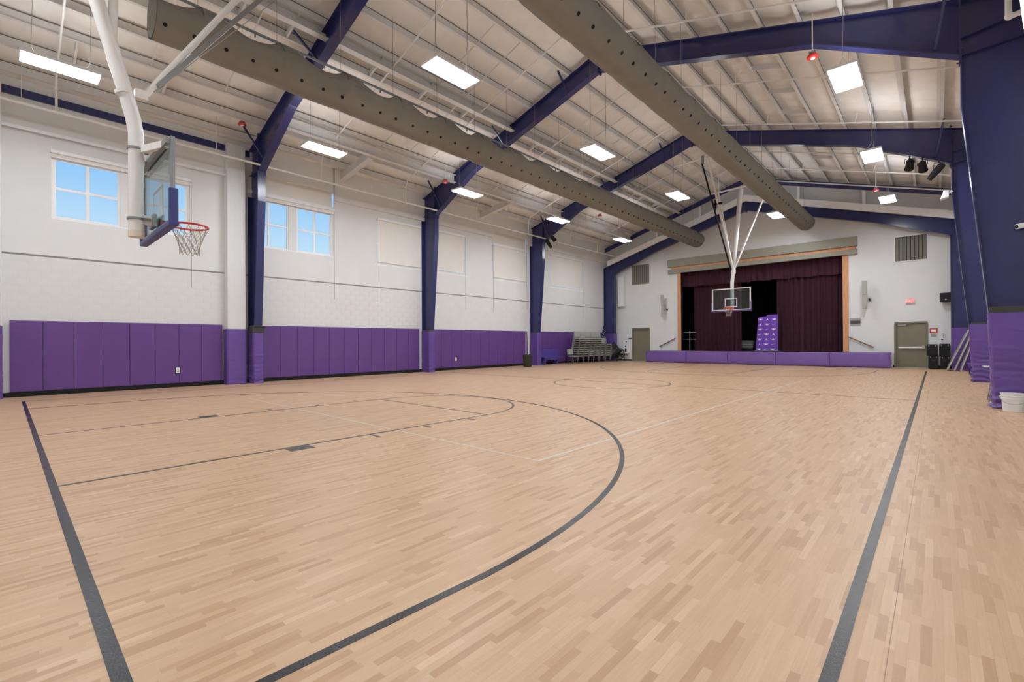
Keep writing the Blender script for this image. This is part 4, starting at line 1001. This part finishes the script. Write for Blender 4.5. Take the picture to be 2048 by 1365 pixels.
for s in (-1, 1):
    p = fc + fs_*s*.40; MB().tube([p, (p.x, p.y, .05), (p.x+fa.x*.2, p.y+fa.y*.2, .02)], .014, 6).build('stand_leg', M_BLACK, parent=fan)
    MB().tube([(p.x-fa.x*.2, p.y-fa.y*.2, .02), (p.x+fa.x*.2, p.y+fa.y*.2, .02)], .014, 6).build('stand_foot', M_BLACK, parent=fan)
fl = thing('furled_flag', 'furled dark blue flag with white stars in the corner', 'flag', (-17.05, 28.1, 0))
MB().tube([(-17.05, 28.1, 0.03), (-17.05, 28.1, 2.5)], .016, 8).build('pole', M_WOOD, parent=fl)
MB().tube([(-17.05, 28.1, 0), (-17.05, 28.1, .04)], .16, 16).build('base', M_BLACK, parent=fl)
def flg(i, j):
    a = 2*math.pi*i; z = 2.4 - 1.35*j; r = (.03 + .17*j)*(1 + .25*math.sin(a*5+j*2))
    return (-17.05 + r*math.cos(a), 28.1 + r*math.sin(a), z)
cl = MB().grid(flg, 40, 12).build('cloth', M_FLAG, parent=fl, smooth=True)
for k in range(26):
    a = math.radians(-140 + (k*47) % 170); j = .12 + .85*k/26; r = (.03+.17*j)*1.24; z = 2.4-1.35*j
    p = Vector((-17.05 + r*math.cos(a), 28.1 + r*math.sin(a), z)); n = Vector((math.cos(a), math.sin(a), 0))
    MB().tube([p, p + n*.008], .022, 5).build('star', M_TRIM, parent=cl)

# outlets in the pads
for y, z, lab in ((3.62, .52, 'white outlet plate in the pads under the near hoop'), (14.85, .52, 'white outlet plate in the pads past the second column')):
    t = thing('wall_outlet', lab, 'outlet', (XL+.08, y, z-.09), 'outlets in the pads')
    MB().box(XL+.074, XL+.08, y-.075, y+.075, z-.11, z+.11).build('cutout', M_BLACK, parent=t)
    MB().box(XL+.08, XL+.086, y-.05, y+.05, z-.085, z+.085).build('plate', M_TRIM, parent=t, bevel=.004)
    for zz in (-.035, .035): MB().box(XL+.086, XL+.088, y-.02, y+.02, z+zz-.018, z+zz+.018).build('socket', M_SPK, parent=t)

# ------------------------------------------------------------------ things by the right-hand columns
bk = thing('bucket', 'white plastic bucket with wire handle on the floor by the column pad', 'bucket', (1.03, 12.45, 0))
bc = (1.03, 12.45, 0)
bz = .335
MB().lathe([(.125, 0), (.133, .005), (.150, bz-.10), (.158, bz-.10), (.158, bz-.092), (.152, bz-.085), (.154, bz-.055), (.163, bz-.055), (.163, bz-.045), (.155, bz-.04), (.157, bz-.012), (.168, bz-.012), (.168, bz), (.150, bz), (.128, .01), (0, .01)], bc, 36).build('body', M_BUCKET, parent=bk, smooth=True)
hp = [(1.03 + .17*math.cos(a), 12.45 - .02 - .17*math.sin(a)*.98, bz-.07-.12*math.sin(a)) for a in [math.pi*(k/16) for k in range(17)]]
MB().tube(hp, .004, 5).build('wire_handle', M_GALV, parent=bk)
for s in (-1, 1): MB().tube([(1.03+s*.15, 12.45, bz-.07), (1.03+s*.175, 12.45, bz-.07)], .018, 10).build('handle_ear', M_BUCKET, parent=bk)
def fold_table(i, xb, yb, xt, yt, zt_, lab):
    t = thing('folding_table', lab, 'folding table', (xb, yb, 0), 'folding tables leaning on the wall')
    p0, p1 = Vector((xb, yb, .02)), Vector((xt, yt, zt_)); d = p1-p0
    side = Vector((0, 1, 0)); nrm = d.cross(side).normalized()
    MB().obox((p0+p1)/2, d/2, side*.36, nrm*.022).build('table_top', M_TABLE, parent=t, bevel=.01)
    for s in (-1, 1):
        MB().obox((p0+p1)/2 + side*s*.30 + nrm*.035, d*.42, side*.014, nrm*.012).build('folded_leg', M_GALV, parent=t)
    for k in (.2, .8): MB().obox(p0.lerp(p1, k) + nrm*.035, d.normalized()*.014, side*.30, nrm*.012).build('leg_brace', M_GALV, parent=t)
fold_table(0, .34, 27.6, 1.02, 27.6, 1.74, 'leaning grey folding table farthest out from the right-hand wall')
fold_table(1, .56, 27.35, 1.10, 27.35, 1.60, 'leaning grey folding table between the other two leaning tables')
fold_table(2, .74, 27.1, 1.18, 27.1, 1.48, 'leaning grey folding table closest to the right-hand wall')
sb = dup(bench, (1.055, 24.0, 0), math.pi, label='low purple bench behind the middle column pad', group='purple benches')
for o in list(sb.children):
    if o.name.startswith('backrest'): bpy.data.objects.remove(o)
tt = thing('tray_table', 'small folding table with thin metal legs behind the column pad', 'folding table', (1.0, 14.1, 0))
MB().box(.73, 1.25, 13.75, 14.35, .735, .755).build('top', M_TABLE, parent=tt, bevel=.006)
for y in (13.85, 14.25):
    MB().tube([(.80, y, 0.012), (.90, y, .73)], .011, 6).build('leg', M_GALV, parent=tt)
    MB().tube([(1.22, y, 0.012), (1.1, y, .73)], .011, 6).build('leg', M_GALV, parent=tt)
MB().tube([(.84, 13.85, .3), (.84, 14.25, .3)], .008, 6).build('brace', M_GALV, parent=tt)
def black_stack(x, y, z0, w, h, lab, name='black_case'):
    t = thing(name, lab, 'case', (x, y, z0), 'black cases beside the exit door')
    MB().box(x-w/2, x+w/2, y-.22, y+.22, z0, z0+h-.06).build('body', M_BLACK, parent=t, bevel=.025)
    MB().box(x-w/2+.01, x+w/2-.01, y-.21, y+.21, z0+h-.06, z0+h).build('lid', M_BLACK, parent=t, bevel=.02)
    MB().tube([(x-.08, y-.24, z0+h*.62), (x+.08, y-.24, z0+h*.62)], .012, 6).build('handle', M_FOAM, parent=t)
    for s in (-1, 1): MB().box(x+s*w*.3-.02, x+s*w*.3+.02, y-.235, y-.22, z0+h-.1, z0+h-.03).build('latch', M_GALV, parent=t)
black_stack(-.10, 28.75, 0, .34, .60, 'lower black case next to the exit door frame')
black_stack(-.14, 28.73, .60, .38, .52, 'upper black case overlapping the exit door frame')
black_stack(.30, 28.75, 0, .34, .58, 'lower black case beside the corner column')
black_stack(.28, 28.74, .58, .38, .56, 'upper black case beside the corner column')

# ------------------------------------------------------------------ small things in the roof
def alarm(x, y, z, lab):
    t = thing('alarm_strobe', lab, 'alarm', (x, y, z), 'red ceiling alarms')
    MB().lathe([(.02, -.06), (.05, -.05), (.06, 0)], (x, y, z), 14).build('lens', M_TRIM, parent=t, smooth=True)
    MB().lathe([(.05, -.03), (.11, -.03), (.12, .0), (.1, .03), (.06, .05)], (x, y, z), 18, False, True).build('red_body', M_RED, parent=t, smooth=True)
    MB().box(x-.06, x+.06, y-.06, y+.06, z+.04, z+.1).build('junction_box', M_GALV, parent=t)
    MB().tube([(x, y, z+.1), (x, y, zt(x)-.02)], .013, 6).build('conduit', M_WHITE, parent=t)
alarm(-2.06, 12.55, 7.85, 'red alarm on a white rod beside the square-looking lamp panel')
alarm(-16.0, 5.05, 8.2, 'red alarm above the first blue column knee')
alarm(-14.9, 12.3, 7.95, 'red alarm above the second blue column knee')
alarm(-13.9, 22.6, 8.4, 'red alarm under the roof between the last two window-side lamps')
alarm(-1.9, 25.6, 7.85, 'red alarm hanging before the stage-end beam')
def spot(x, y, z, tilt, lab, long=False):
    t = thing('stage_spotlight', lab, 'spotlight', (x, y, z), 'black stage spotlights')
    d = Vector((math.sin(tilt)*.6, .75 if not long else .2, -.55)).normalized(); p = Vector((x, y, z-.22)); L = .38 if long else .2
    MB().tube([p - d*.16, p - d*.12, p + d*.08, p + d*L], [.06, .1, .11, .075 if long else .13], 14).build('can', M_BLACK, parent=t, smooth=True)
    MB().tube([p + d*L, p + d*(L+.015)], .07 if long else .125, 14).build('lens_ring', M_FOAM, parent=t)
    MB().tube([(x-.13, y, z-.2), (x-.12, y, z-.04), (x+.12, y, z-.04), (x+.13, y, z-.2)], .01, 5).build('yoke', M_BLACK, parent=t)
    MB().tube([(x, y, z-.04), (x, y, z+.06)], .02, 6).build('hook_clamp', M_BLACK, parent=t)
for x, z, tl, lg, lab in ((-.62, 7.43, -.2, False, 'black spotlight farthest from the column in the row of three'), (-.30, 7.29, .1, False, 'middle black spotlight in the row of three under the beam'), (.10, 7.1, -.9, True, 'long black spotlight nearest the column in the row of three')):
    spot(x, 20.45, z, tl, lab, lg)
spot(-15.95, 20.45, 7.12, .5, 'black spotlight under the window-side frame, lower of the pair', True)
spot(-15.6, 20.45, 7.3, .2, 'black spotlight under the window-side frame, upper of the pair')
em = thing('emergency_lamp', 'white emergency lamp on the middle right-hand column', 'lamp', (.3, FC-.1, 5.95))
MB().prism([(.12, 5.86), (.33, 5.92), (.33, 6.12), (.2, 6.14)], 'y', FC-.2, FC+.02).build('head', M_TRIM, parent=em, bevel=.015)
MB().tube([(.33, FC-.1, 6.05), (.42, FC-.1, 6.1)], .03, 8).build('arm', M_TRIM, parent=em)
sc_ = thing('security_camera', 'small white security camera at the picture edge on the big column', 'security camera', (1.2, FB-.15, 3.45))
MB().tube([(1.27, FB-.006, 3.47), (1.27, FB-.10, 3.46)], .05, 12).build('mount', M_TRIM, parent=sc_, smooth=True)
MB().tube([(1.29, FB-.06, 3.47), (1.13, FB-.16, 3.44)], .05, 14).build('body', M_TRIM, parent=sc_, smooth=True)
MB().tube([(1.13, FB-.16, 3.44), (1.12, FB-.166, 3.438)], .035, 12).build('lens', M_BLACK, parent=sc_)
